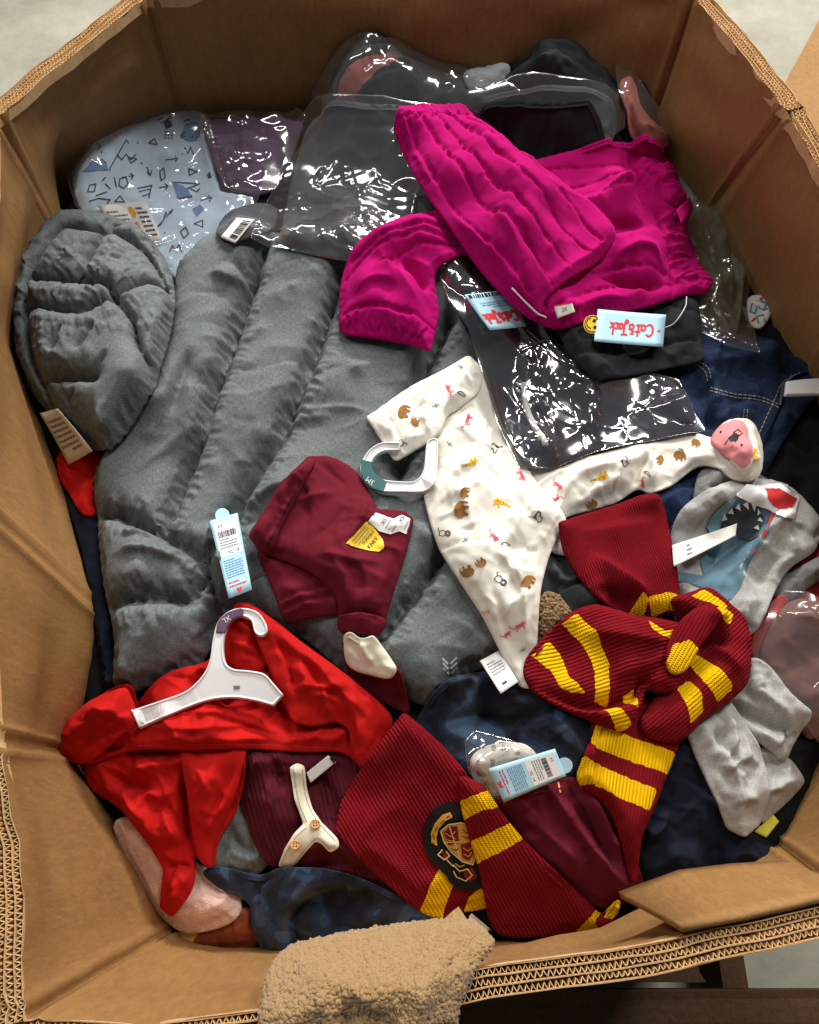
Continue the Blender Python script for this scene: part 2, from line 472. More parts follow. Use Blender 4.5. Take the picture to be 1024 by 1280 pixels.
# ------------------------------------------------------------------ materials
def srgb(r, g, b):
    f = lambda c: (c / 255 / 12.92) if c / 255 <= .04045 else ((c / 255 + .055) / 1.055) ** 2.4
    return (f(r), f(g), f(b), 1)
def new_mat(name):
    m = bpy.data.materials.new(name); m.use_nodes = True
    nt = m.node_tree; nt.nodes.clear()
    out = nt.nodes.new('ShaderNodeOutputMaterial'); b = nt.nodes.new('ShaderNodeBsdfPrincipled')
    nt.links.new(b.outputs[0], out.inputs[0])
    return m, nt, b, out
def N(nt, typ, ins=None, **kw):
    n = nt.nodes.new('ShaderNode' + typ)
    for k, v in kw.items(): setattr(n, k, v)
    for k, v in (ins or {}).items():
        s = n.inputs[k]
        if hasattr(v, 'outputs'): nt.links.new(v.outputs[0], s)
        elif hasattr(v, 'is_output'): nt.links.new(v, s)
        else: s.default_value = v
    return n
def ramp(nt, fac, stops, interp='LINEAR'):
    r = nt.nodes.new('ShaderNodeValToRGB'); nt.links.new(fac, r.inputs[0]); r.color_ramp.interpolation = interp
    e = r.color_ramp.elements
    while len(e) < len(stops): e.new(.5)
    for k, (p, c) in enumerate(stops): e[k].position = p; e[k].color = c if len(c) == 4 else (*c, 1)
    return r
def mul(c, k): return (c[0] * k, c[1] * k, c[2] * k, 1)

def fabric(name, col, rough=.9, weave=700., wb=.25, var=.12, sheen=.15, heather=None, rib=None, rib_b=.6, twill=False, big=0.0, spec=.25, stitch=None):
    """cloth: fine thread noise, optional heather flecks, ribs along U (rib = ribs per metre)"""
    m, nt, b, out = new_mat(name)
    uv = N(nt, 'UVMap'); uvo = uv.outputs[0]
    c1 = N(nt, 'Noise', {'Vector': uvo, 'Scale': 9.0, 'Detail': 3.0}) if False else nt.nodes.new('ShaderNodeTexNoise')
    nt.links.new(uvo, c1.inputs['Vector']); c1.inputs['Scale'].default_value = 22; c1.inputs['Detail'].default_value = 4
    base = ramp(nt, c1.outputs['Fac'], [(.3, mul(col, 1 - var)), (.7, mul(col, 1 + var))])
    colour = base.outputs[0]
    th = nt.nodes.new('ShaderNodeTexNoise'); th.inputs['Scale'].default_value = weave; th.inputs['Detail'].default_value = 2
    nt.links.new(uvo, th.inputs['Vector'])
    hsock = th.outputs['Fac']
    if heather is not None:
        mp = N(nt, 'Mapping', {'Vector': uvo, 'Scale': (900., 160., 1.)}); mp2 = N(nt, 'Mapping', {'Vector': uvo, 'Scale': (160., 900., 1.)})
        h1 = nt.nodes.new('ShaderNodeTexNoise'); h1.inputs['Scale'].default_value = 1; h1.inputs['Detail'].default_value = 3; nt.links.new(mp.outputs[0], h1.inputs['Vector'])
        h2 = nt.nodes.new('ShaderNodeTexNoise'); h2.inputs['Scale'].default_value = 1; h2.inputs['Detail'].default_value = 3; nt.links.new(mp2.outputs[0], h2.inputs['Vector'])
        mm = N(nt, 'Math', {0: h1.outputs['Fac'], 1: h2.outputs['Fac']}, operation='ADD')
        f = ramp(nt, N(nt, 'Math', {0: mm, 1: .5}, operation='MULTIPLY').outputs[0], [(.36, (0, 0, 0)), (.64, (1, 1, 1))])
        mx = N(nt, 'MixRGB', {0: f, 1: colour, 2: heather}); colour = mx.outputs[0]; hsock = mm.outputs[0]
    hgt = N(nt, 'Math', {0: hsock, 1: .35}, operation='MULTIPLY').outputs[0]
    dist = .0012
    if rib:
        sx = nt.nodes.new('ShaderNodeSeparateXYZ'); nt.links.new(uvo, sx.inputs[0])
        wob = nt.nodes.new('ShaderNodeTexNoise'); wob.inputs['Scale'].default_value = 30; nt.links.new(uvo, wob.inputs['Vector'])
        ph = N(nt, 'Math', {0: sx.outputs[1], 1: rib * 6.2832}, operation='MULTIPLY')
        ph = N(nt, 'Math', {0: ph, 1: N(nt, 'Math', {0: wob.outputs['Fac'], 1: 2.2}, operation='MULTIPLY')}, operation='ADD')
        sn = N(nt, 'Math', {0: ph}, operation='SINE')
        s01 = N(nt, 'Math', {0: sn, 1: .5, 2: .5}, operation='MULTIPLY_ADD')
        rp = N(nt, 'Math', {0: s01, 1: .6}, operation='POWER')
        hgt = N(nt, 'Math', {0: rp, 1: rib_b, 2: hgt}, operation='MULTIPLY_ADD').outputs[0]
        if stitch:      # knitted loops along each rib
            sp = N(nt, 'Math', {0: sx.outputs[0], 1: stitch * 6.2832}, operation='MULTIPLY')
            sp = N(nt, 'Math', {0: sp, 1: N(nt, 'Math', {0: sn, 1: 1.4}, operation='MULTIPLY')}, operation='ADD')
            ss = N(nt, 'Math', {0: sp}, operation='SINE')
            hgt = N(nt, 'Math', {0: ss, 1: .16, 2: hgt}, operation='MULTIPLY_ADD').outputs[0]
        dk = N(nt, 'Math', {0: rp, 1: .35, 2: .65}, operation='MULTIPLY_ADD') if stitch else None
        dist = .0022
    if twill:
        sx = nt.nodes.new('ShaderNodeSeparateXYZ'); nt.links.new(uvo, sx.inputs[0])
        dsum = N(nt, 'Math', {0: sx.outputs[0], 1: sx.outputs[1]}, operation='ADD')
        tw = N(nt, 'Math', {0: N(nt, 'Math', {0: dsum, 1: 3000.}, operation='MULTIPLY')}, operation='SINE')
        hgt = N(nt, 'Math', {0: tw, 1: .15, 2: hgt}, operation='MULTIPLY_ADD').outputs[0]
    nt.links.new(colour, b.inputs['Base Color'])
    b.inputs['Roughness'].default_value = rough; b.inputs['Specular IOR Level'].default_value = spec
    b.inputs['Sheen Weight'].default_value = sheen; b.inputs['Sheen Roughness'].default_value = .5
    b.inputs['Sheen Tint'].default_value = mul(col, 1.0)
    bp = N(nt, 'Bump', {'Height': hgt, 'Distance': dist, 'Strength': wb if not rib else .9})
    nrm = bp.outputs[0]
    if big:
        bn = nt.nodes.new('ShaderNodeTexNoise'); bn.inputs['Scale'].default_value = 45; bn.inputs['Detail'].default_value = 3; bn.inputs['Distortion'].default_value = .6
        nt.links.new(uvo, bn.inputs['Vector'])
        b2 = N(nt, 'Bump', {'Height': bn.outputs['Fac'], 'Distance': .004, 'Strength': big, 'Normal': nrm}); nrm = b2.outputs[0]
    nt.links.new(nrm, b.inputs['Normal'])
    m['_'] = 0
    return m

def flat(name, col, rough=.6, spec=.3, var=0.04, bump=0.0):
    m, nt, b, out = new_mat(name)
    tc = N(nt, 'TexCoord'); n = nt.nodes.new('ShaderNodeTexNoise'); n.inputs['Scale'].default_value = 60; n.inputs['Detail'].default_value = 4
    nt.links.new(tc.outputs['Object'], n.inputs['Vector'])
    r = ramp(nt, n.outputs['Fac'], [(.3, mul(col, 1 - var)), (.7, mul(col, 1 + var))]); nt.links.new(r.outputs[0], b.inputs['Base Color'])
    b.inputs['Roughness'].default_value = rough; b.inputs['Specular IOR Level'].default_value = spec
    if bump:
        bp = N(nt, 'Bump', {'Height': n.outputs['Fac'], 'Distance': .002, 'Strength': bump}); nt.links.new(bp.outputs[0], b.inputs['Normal'])
    return m

def film(name, veil=.03, gloss=.17, tint=(.93, .94, .95, 1), crease=.16, scale=20.):
    m, nt, b, out = new_mat(name); nt.nodes.remove(b)
    uv = N(nt, 'UVMap')
    # creases: ridged noise, stretched two ways
    acc = None
    for k, (sx, sy, ro, am) in enumerate([(scale * 2.2, scale * .22, .35, 1.0), (scale * 1.8, scale * .2, 1.45, .9), (scale * .5, scale * .5, 0., 1.6)]):
        mp = N(nt, 'Mapping', {'Vector': uv.outputs[0], 'Rotation': (0, 0, ro), 'Location': (3.1 * k, 1.7 * k, 0)})
        mp2 = N(nt, 'Mapping', {'Vector': mp.outputs[0], 'Scale': (sx, sy, 1.)})
        n = nt.nodes.new('ShaderNodeTexNoise'); n.inputs['Scale'].default_value = 1; n.inputs['Detail'].default_value = 0.4; n.inputs['Distortion'].default_value = .5
        nt.links.new(mp2.outputs[0], n.inputs['Vector'])
        h = N(nt, 'Math', {0: n.outputs['Fac'], 1: am}, operation='MULTIPLY')
        acc = h if acc is None else N(nt, 'Math', {0: acc, 1: h}, operation='ADD')
    bp = N(nt, 'Bump', {'Height': acc, 'Distance': .006, 'Strength': crease})
    tr = N(nt, 'BsdfTransparent', {'Color': tint})
    gl = N(nt, 'BsdfAnisotropic' if False else 'BsdfGlossy', {'Color': (1, 1, 1, 1), 'Roughness': .12, 'Normal': bp})
    df = N(nt, 'BsdfDiffuse', {'Color': (.75, .76, .78, 1), 'Normal': bp})
    fr = N(nt, 'LayerWeight', {'Blend': .25, 'Normal': bp})
    g = N(nt, 'Math', {0: fr.outputs['Facing'], 1: .14, 2: gloss}, operation='MULTIPLY_ADD')
    m1 = N(nt, 'MixShader', {0: veil, 1: tr, 2: df}); m2 = N(nt, 'MixShader', {0: g, 1: m1, 2: gl})
    nt.links.new(m2.outputs[0], out.inputs[0])
    return m

def cardboard(name, col, col2, fib=1.0, rough=.75):
    m, nt, b, out = new_mat(name)
    tc = N(nt, 'TexCoord')
    big = nt.nodes.new('ShaderNodeTexNoise'); big.inputs['Scale'].default_value = 5; big.inputs['Detail'].default_value = 5; big.inputs['Roughness'].default_value = .65
    nt.links.new(tc.outputs['Object'], big.inputs['Vector'])
    mp = N(nt, 'Mapping', {'Vector': tc.outputs['Object'], 'Scale': (90., 90., 22.)})
    fb = nt.nodes.new('ShaderNodeTexNoise'); fb.inputs['Scale'].default_value = 1.5; fb.inputs['Detail'].default_value = 5; fb.inputs['Distortion'].default_value = 1.0
    nt.links.new(mp.outputs[0], fb.inputs['Vector'])
    sp = nt.nodes.new('ShaderNodeTexNoise'); sp.inputs['Scale'].default_value = 420; sp.inputs['Detail'].default_value = 2
    nt.links.new(tc.outputs['Object'], sp.inputs['Vector'])
    f = N(nt, 'Math', {0: big.outputs['Fac'], 1: fb.outputs['Fac']}, operation='ADD')
    f = N(nt, 'Math', {0: sp.outputs['Fac'], 1: .5, 2: f}, operation='MULTIPLY_ADD')
    r = ramp(nt, N(nt, 'Math', {0: f, 1: .4}, operation='MULTIPLY').outputs[0], [(.36, col2), (.64, col)])
    # scuffs: thin pale scratches
    mp3 = N(nt, 'Mapping', {'Vector': tc.outputs['Object'], 'Scale': (14., 14., 5.), 'Rotation': (.4, .2, .7)})
    sc = nt.nodes.new('ShaderNodeTexNoise'); sc.inputs['Scale'].default_value = 1.3; sc.inputs['Detail'].default_value = 2; sc.inputs['Distortion'].default_value = 1.5
    nt.links.new(mp3.outputs[0], sc.inputs['Vector'])
    ab = N(nt, 'Math', {0: N(nt, 'Math', {0: sc.outputs['Fac'], 1: .5}, operation='SUBTRACT')}, operation='ABSOLUTE')
    lt = ramp(nt, ab.outputs[0], [(0.0, (.55, .55, .55)), (.006, (0, 0, 0))])
    mx = N(nt, 'MixRGB', {0: N(nt, 'Math', {0: lt.outputs[0], 1: .5}, operation='MULTIPLY'), 1: r, 2: mul(col, 1.5)})
    nt.links.new(mx.outputs[0], b.inputs['Base Color'])
    b.inputs['Roughness'].default_value = rough; b.inputs['Specular IOR Level'].default_value = .3
    bp = N(nt, 'Bump', {'Height': f, 'Distance': .0012, 'Strength': .35}); nt.links.new(bp.outputs[0], b.inputs['Normal'])
    return m

def camo(name, cols, scale=16.):
    m, nt, b, out = new_mat(name)
    uv = N(nt, 'UVMap')
    n = nt.nodes.new('ShaderNodeTexNoise'); n.inputs['Scale'].default_value = scale; n.inputs['Detail'].default_value = 1.2; n.inputs['Distortion'].default_value = .9
    nt.links.new(uv.outputs[0], n.inputs['Vector'])
    r = ramp(nt, n.outputs['Fac'], [(0, cols[0]), (.42, cols[1]), (.5, cols[2]), (.57, cols[3])], 'CONSTANT')
    nt.links.new(r.outputs[0], b.inputs['Base Color']); b.inputs['Roughness'].default_value = .92; b.inputs['Sheen Weight'].default_value = .15
    b.inputs['Specular IOR Level'].default_value = .2
    th = nt.nodes.new('ShaderNodeTexNoise'); th.inputs['Scale'].default_value = 800; nt.links.new(uv.outputs[0], th.inputs['Vector'])
    bp = N(nt, 'Bump', {'Height': th.outputs['Fac'], 'Distance': .001, 'Strength': .3}); nt.links.new(bp.outputs[0], b.inputs['Normal'])
    return m
def pile_fabric(name, col, col2, scale=150., st=.9):
    """fleece / sherpa: curled tufts"""
    m, nt, b, out = new_mat(name)
    uv = N(nt, 'UVMap')
    n = nt.nodes.new('ShaderNodeTexNoise'); n.inputs['Scale'].default_value = scale; n.inputs['Detail'].default_value = 3; n.inputs['Distortion'].default_value = 1.6
    nt.links.new(uv.outputs[0], n.inputs['Vector'])
    v = nt.nodes.new('ShaderNodeTexVoronoi'); v.inputs['Scale'].default_value = scale * 1.3; nt.links.new(uv.outputs[0], v.inputs['Vector'])
    h = N(nt, 'Math', {0: v.outputs['Distance'], 1: -.6, 2: n.outputs['Fac']}, operation='MULTIPLY_ADD')
    r = ramp(nt, n.outputs['Fac'], [(.3, col2), (.62, col)]); nt.links.new(r.outputs[0], b.inputs['Base Color'])
    b.inputs['Roughness'].default_value = .95; b.inputs['Sheen Weight'].default_value = .4; b.inputs['Specular IOR Level'].default_value = .1
    bp = N(nt, 'Bump', {'Height': h, 'Distance': .004, 'Strength': st}); nt.links.new(bp.outputs[0], b.inputs['Normal'])
    return m
def leopard(name):
    m, nt, b, out = new_mat(name); uv = N(nt, 'UVMap')
    v = nt.nodes.new('ShaderNodeTexVoronoi'); v.inputs['Scale'].default_value = 85; v.inputs['Randomness'].default_value = .9
    ns = nt.nodes.new('ShaderNodeTexNoise'); ns.inputs['Scale'].default_value = 90; nt.links.new(uv.outputs[0], ns.inputs['Vector'])
    mx = N(nt, 'MixRGB', {0: .012, 1: uv.outputs[0], 2: ns.outputs['Color']}); nt.links.new(mx.outputs[0], v.inputs['Vector'])
    r = ramp(nt, v.outputs['Distance'], [(0, (.55, .42, .3)), (.18, (.23, .19, .17)), (.34, (.72, .66, .58)), (1, (.75, .70, .63))])
    nt.links.new(r.outputs[0], b.inputs['Base Color']); b.inputs['Roughness'].default_value = .9
    return m

M = {}
M['box'] = cardboard('brown_cardboard', srgb(163, 122, 74), srgb(138, 101, 59))
M['box_cut'] = cardboard('cut_cardboard', srgb(224, 190, 144), srgb(198, 158, 108))
M['flute'] = flat('fluting_paper', srgb(218, 182, 134), .85, .1, .15)
M['puffer'] = fabric('grey_heather_shell', srgb(84, 90, 91), .78, 900, .14, .04, .03, heather=srgb(122, 129, 130), big=.04, spec=.15)
M['lining'] = fabric('black_lining', srgb(30, 31, 34), .6, 900, .2)
M['magenta'] = fabric('magenta_jersey', srgb(170, 8, 99), .95, 900, .3, .06, .2, spec=.1, big=.12)
M['black'] = fabric('black_jersey', srgb(40, 42, 44), .95, 900, .2, .1, .05, spec=.12, big=.15)
M['navy'] = fabric('navy_fleece', srgb(22, 26, 38), .95, 800, .25, .1, .08, spec=.12, big=.15)
M['darkred_c'] = fabric('dark_red_cotton', srgb(120, 16, 20), .9, 800, .2)
M['dullpink'] = fabric('dull_pink_cotton', srgb(128, 86, 78), .9, 800, .2, .15)
M['navybag'] = fabric('dark_navy_knit', srgb(30, 32, 46), .9, 800, .25, .1, .05)
M['charcoal'] = fabric('charcoal_jersey', srgb(58, 60, 64), .92, 800, .25, .1, .05)
M['heap'] = fabric('gap_shade_cloth', srgb(16, 17, 22), .95, 500, .25, .2, .02)  # near black stands in for the shade between garments
M['white'] = fabric('white_jersey', srgb(238, 233, 222), .9, 900, .2, .02, .1, spec=.15)
M['cream'] = fabric('cream_cotton', srgb(232, 226, 205), .9, 900, .25, .03, .1, spec=.15)
M['maroon'] = fabric('maroon_jersey', srgb(104, 24, 40), .92, 900, .3, .07, .15, spec=.15)
M['maroon2'] = fabric('wine_jersey', srgb(98, 24, 42), .9, 900, .3, .07, .15, spec=.15)
M['ribbed'] = fabric('maroon_ribbed', srgb(86, 24, 38), .92, 700, .3, .06, .12, rib=170, rib_b=.5, spec=.15)
M['red'] = fabric('red_jersey', srgb(182, 17, 15), .85, 900, .25, .04, .12, spec=.2, big=.12)
M['knit'] = fabric('maroon_knit', srgb(124, 20, 30), .97, 500, .4, .10, .25, rib=235, rib_b=.8, stitch=380, spec=.08)
M['knity'] = fabric('yellow_knit', srgb(243, 190, 12), .97, 500, .4, .06, .15, rib=235, rib_b=.8, stitch=380, spec=.08)
M['hoodknit'] = fabric('maroon_plain_knit', srgb(124, 20, 30), .97, 500, .4, .10, .25, rib=330, rib_b=.7, stitch=330, spec=.08)
M['denim'] = fabric('blue_denim', srgb(20, 29, 48), .9, 700, .35, .25, .05, heather=srgb(40, 56, 86), twill=True, spec=.15)
M['denim_in'] = fabric('denim_inside', srgb(88, 104, 122), .9, 700, .35, .12, .08)
M['thread'] = flat('pale_thread', srgb(150, 146, 136), .8)
M['marl'] = fabric('grey_marl', srgb(150, 150, 148), .92, 800, .25, .06, .12, heather=srgb(186, 186, 184), big=.15, spec=.15)
M['marl2'] = fabric('dark_grey_marl', srgb(106, 106, 106), .92, 800, .25, .06, .12, heather=srgb(134, 134, 134), spec=.15)
M['blue'] = fabric('pale_blue_cotton', srgb(206, 225, 244), .88, 900, .2, .03, .1, spec=.2)
M['purple'] = fabric('mauve_jersey', srgb(112, 82, 116), .9, 800, .25, .08, .12)
M['pinkc'] = fabric('dusty_pink_cotton', srgb(186, 112, 106), .9, 800, .2, .05, .1)
M['pinksole'] = fabric('pink_sole_cloth', srgb(222, 140, 146), .9, 800, .2, .04, .1)
M['olive'] = fabric('olive_cotton', srgb(122, 126, 102), .9, 800, .2, .10, .1)
M['greybag'] = fabric('slate_jersey', srgb(92, 95, 100), .9, 800, .25, .10, .05)
M['lightgrey'] = fabric('light_grey_jersey', srgb(150, 156, 160), .9, 800, .25, .06, .1)
M['camo'] = camo('navy_camo', [srgb(16, 21, 32), srgb(26, 34, 50), srgb(36, 49, 72), srgb(58, 76, 100)], 20.)
M['sherpa'] = pile_fabric('tan_sherpa', srgb(166, 135, 93), srgb(150, 119, 79), 320, .3)
M['sherpa2'] = pile_fabric('brown_sherpa', srgb(150, 118, 78), srgb(106, 78, 46), 170)
M['fleece'] = pile_fabric('pink_fleece', srgb(236, 200, 190), srgb(222, 184, 174), 420, .35)
M['leopard'] = leopard('leopard_cloth')
M['film'] = film('clear_film'); M['filmgrey'] = film('milky_film', .04, .16, crease=.18, scale=18)
M['filmsoft'] = film('soft_film', .06, .08, crease=.12, scale=14)
M['plastic'] = flat('white_plastic', srgb(236, 236, 238), .35, .5, .01)
M['clipgreen'] = flat('teal_plastic', srgb(70, 116, 116), .35, .5, .02)
M['clippurple'] = flat('mauve_plastic', srgb(112, 84, 112), .35, .5, .02)
M['card'] = flat('white_card', srgb(236, 234, 232), .55, .3, .01)
M['cardblue'] = flat('pale_blue_card', srgb(178, 218, 236), .5, .3, .01)
M['label'] = flat('white_satin_label', srgb(226, 222, 214), .6, .3, .02)
M['ink'] = flat('black_ink', srgb(36, 36, 40), .6, .2)
M['inkgrey'] = flat('grey_ink', srgb(120, 122, 128), .6, .2)
M['inkblue'] = flat('blue_ink', srgb(96, 150, 190), .6, .2)
M['inkred'] = flat('red_ink', srgb(214, 60, 72), .6, .2)
M['inknavy'] = flat('navy_ink', srgb(52, 60, 84), .7, .2)
M['inksteel'] = flat('steel_blue_ink', srgb(112, 146, 190), .8, .15)
M['yellow'] = flat('yellow_sticker', srgb(246, 208, 60), .5, .3, .01)
M['orange'] = flat('orange_sticker', srgb(244, 170, 60), .5, .3, .01)
M['wood'] = flat('button_wood', srgb(206, 150, 96), .6, .3, .15)
M['patch'] = fabric('black_felt_patch', srgb(22, 21, 22), .95, 600, .4)
M['gold'] = flat('gold_embroidery', srgb(206, 160, 60), .6, .3, .12, .3)
M['goldpale'] = flat('pale_gold_embroidery', srgb(226, 200, 140), .6, .3, .08, .3)
M['darkred'] = flat('dark_red_embroidery', srgb(120, 26, 34), .7, .2, .12, .3)
M['elephant'] = flat('brown_print', srgb(156, 110, 62), .85, .1, .08)
M['tiger'] = flat('pink_print', srgb(232, 134, 146), .85, .1, .08)
M['giraffe'] = flat('mustard_print', srgb(236, 186, 50), .85, .1, .08)
M['teal'] = flat('teal_print', srgb(90, 150, 150), .85, .1, .08)
M['lineink'] = flat('dark_line_print', srgb(70, 70, 74), .85, .1, .05)
M['shark'] = fabric('shark_grey_print', srgb(92, 122, 136), .85, 600, .2, .3, .05, spec=.15)
M['sharkdark'] = fabric('shark_mouth_print', srgb(66, 72, 78), .85, 500, .2, .25, .05, spec=.15)
M['sharklight'] = fabric('shark_cyan_print', srgb(128, 170, 184), .85, 600, .2, .25, .05, spec=.15)
M['printwhite'] = flat('white_print', srgb(234, 236, 238), .8, .15)
M['printred'] = flat('red_print', srgb(204, 56, 58), .8, .15, .06)
M['lime'] = flat('lime_card', srgb(214, 214, 70), .5, .3, .02)
M['brownpack'] = flat('brown_package', srgb(130, 60, 40), .5, .3, .25)
M['goldpack'] = flat('pale_gold_package', srgb(206, 170, 90), .4, .5, .15)
M['string'] = flat('cord', srgb(214, 214, 214), .8, .2, .05)
M['logo'] = flat('silver_logo', srgb(206, 212, 212), .5, .4, .03)
def floor_mat():
    m, nt, b, out = new_mat('concrete'); tc = N(nt, 'TexCoord')
    a = nt.nodes.new('ShaderNodeTexNoise'); a.inputs['Scale'].default_value = 3; a.inputs['Detail'].default_value = 8; a.inputs['Roughness'].default_value = .7; nt.links.new(tc.outputs['Object'], a.inputs['Vector'])
    r = ramp(nt, a.outputs['Fac'], [(.3, srgb(132, 130, 117)), (.5, srgb(156, 153, 139)), (.72, srgb(178, 175, 162))]); nt.links.new(r.outputs[0], b.inputs['Base Color'])
    b.inputs['Roughness'].default_value = .55
    c = nt.nodes.new('ShaderNodeTexNoise'); c.inputs['Scale'].default_value = 60; c.inputs['Detail'].default_value = 5; nt.links.new(tc.outputs['Object'], c.inputs['Vector'])
    bp = N(nt, 'Bump', {'Height': c.outputs['Fac'], 'Distance': .003, 'Strength': .3}); nt.links.new(bp.outputs[0], b.inputs['Normal'])
    return m
M['floor'] = floor_mat()
M['pallet'] = cardboard('weathered_pallet_wood', srgb(92, 64, 40), srgb(58, 38, 24))

# ------------------------------------------------------------------ flat pieces: cards, prints, cords, plates
def plane_under(quad, lift=.002, cap=.05, F=None):
    Fd = H if F is None else F
    gp = []
    for s in np.linspace(0.03, .97, 7):
        for t in np.linspace(.03, .97, 7):
            q = np.asarray(quad, float)
            gp.append((q[0] * (1 - s) + q[1] * s) * (1 - t) + (q[3] * (1 - s) + q[2] * s) * t)
    W = march(gp, Fd)
    A = np.c_[W[:, :2], np.ones(len(W))]
    c, *_ = np.linalg.lstsq(A, W[:, 2], rcond=None)
    res = W[:, 2] - A @ c
    c[2] += min(res.max(), cap) + lift
    return c
def onto_plane(px, c):
    d = rays(px); t = (c[0] * CAM[0] + c[1] * CAM[1] + c[2] - CAM[2]) / (d[:, 2] - c[0] * d[:, 0] - c[1] * d[:, 1])
    return CAM + d * t[:, None]
class Card: pass
def card(name, quad, mat, parent, lift=.002, th=.0008, curl=.0, label=None, cap=.03, bent=None):
    """a thin sheet whose corners are given in reading order: top-left, top-right, bottom-right, bottom-left"""
    c = plane_under(quad, lift, cap); Q = onto_plane(quad, c)
    k = Card(); k.Q = Q; k.curl = curl; n = np.cross(Q[1] - Q[0], Q[3] - Q[0]); n /= np.linalg.norm(n); n = n if n[2] > 0 else -n
    k.n = n; nu = nv = 8; V = []; 
    for j in range(nv + 1):
        for i in range(nu + 1): V.append(card_pt(k, i / nu, j / nv, 0))
    for j in range(nv + 1):
        for i in range(nu + 1): V.append(card_pt(k, i / nu, j / nv, -th))
    F = []; o = (nu + 1) * (nv + 1); w = nu + 1
    for j in range(nv):
        for i in range(nu):
            a = j * w + i; F += [[a, a + 1, a + w + 1, a + w], [o + a, o + a + w, o + a + w + 1, o + a + 1]]
    for i in range(nu):
        F += [[i + 1, i, o + i, o + i + 1], [nv * w + i, nv * w + i + 1, o + nv * w + i + 1, o + nv * w + i]]
    for j in range(nv):
        F += [[j * w, (j + 1) * w, o + (j + 1) * w, o + j * w], [(j + 1) * w + nu, j * w + nu, o + j * w + nu, o + (j + 1) * w + nu]]
    k.o = mesh_object(name, np.array(V), F, mat, parent)
    if label: k.o['label'] = label
    k.size = (np.linalg.norm(Q[1] - Q[0]), np.linalg.norm(Q[3] - Q[0]))
    return k
def card_pt(k, u, v, h):
    p = (k.Q[0] * (1 - u) + k.Q[1] * u) * v + (k.Q[3] * (1 - u) + k.Q[2] * u) * (1 - v)
    return p + k.n * (h + k.curl * ((2 * u - 1) ** 2 + .5 * (2 * v - 1) ** 2))
def card_mesh(k, polys, mat, name, h=.0003):
    """polys: lists of (u,v); each becomes one flat face, joined into one printed mark"""
    V = []; F = []
    for p in polys:
        b = len(V); V += [card_pt(k, u, v, h) for u, v in p]; F.append(list(range(b, b + len(p))))
    return mesh_object(name, np.array(V), F, mat, k.o, smooth=False)
def rect(u0, v0, u1, v1): return [(u0, v0), (u1, v0), (u1, v1), (u0, v1)]
_fcache = {}
def text_tris(s):
    if s in _fcache: return _fcache[s]
    cu = bpy.data.curves.new('t', 'FONT'); cu.body = s; cu.size = 1; cu.align_x = 'CENTER'; cu.align_y = 'CENTER'; cu.resolution_u = 3
    o = bpy.data.objects.new('t', cu); COL.objects.link(o)
    dg = bpy.context.evaluated_depsgraph_get(); me = o.evaluated_get(dg).to_mesh()
    V = np.array([v.co[:2] for v in me.vertices]); F = [list(p.vertices) for p in me.polygons]
    o.evaluated_get(dg).to_mesh_clear(); bpy.data.objects.remove(o); bpy.data.curves.remove(cu)
    _fcache[s] = (V, F); return V, F
def card_text(k, s, u, v, size, mat, rot=0, name='lettering', sx=1.0):
    V, F = text_tris(s)
    a = math.radians(rot); R = np.array([[math.cos(a), -math.sin(a)], [math.sin(a), math.cos(a)]])
    P = (V * [sx, 1] * size * k.size[1]) @ R.T
    W = np.array([card_pt(k, u + p[0] / k.size[0], v + p[1] / k.size[1], .00035) for p in P])
    return mesh_object(name, W, F, mat, k.o, smooth=False)
def strokes(lines, w):
    """polylines -> quads (2D)"""
    out = []
    for L in lines:
        L = np.asarray(L, float)
        for a, b in zip(L[:-1], L[1:]):
            d = b - a; l = np.linalg.norm(d)
            if l < 1e-9: continue
            d /= l; n = np.array([-d[1], d[0]]) * w / 2; a2 = a - d * w * .3; b2 = b + d * w * .3
            out.append([a2 - n, b2 - n, b2 + n, a2 + n])
    return out
def fine_lines(k, u0, v0, u1, v1, n, mat, name='fine_print', seed=0, vertical=False):
    r = random.Random(seed); P = []
    for i in range(n):
        if not vertical:
            v = v0 + (v1 - v0) * (i + .5) / n; h = (v1 - v0) / n * .22; u = u0
            e = u1 if i < n - 1 else u0 + (u1 - u0) * .6
            while u < e:
                w = (u1 - u0) * r.uniform(.06, .2); P.append(rect(u, v - h, min(u + w, e), v + h)); u += w + (u1 - u0) * .03
        else:
            u = u0 + (u1 - u0) * (i + r.uniform(.2, .8)) / n; w = (u1 - u0) / n * r.uniform(.2, .45); P.append(rect(u - w, v0, u + w, v1))
    return card_mesh(k, P, mat, name)
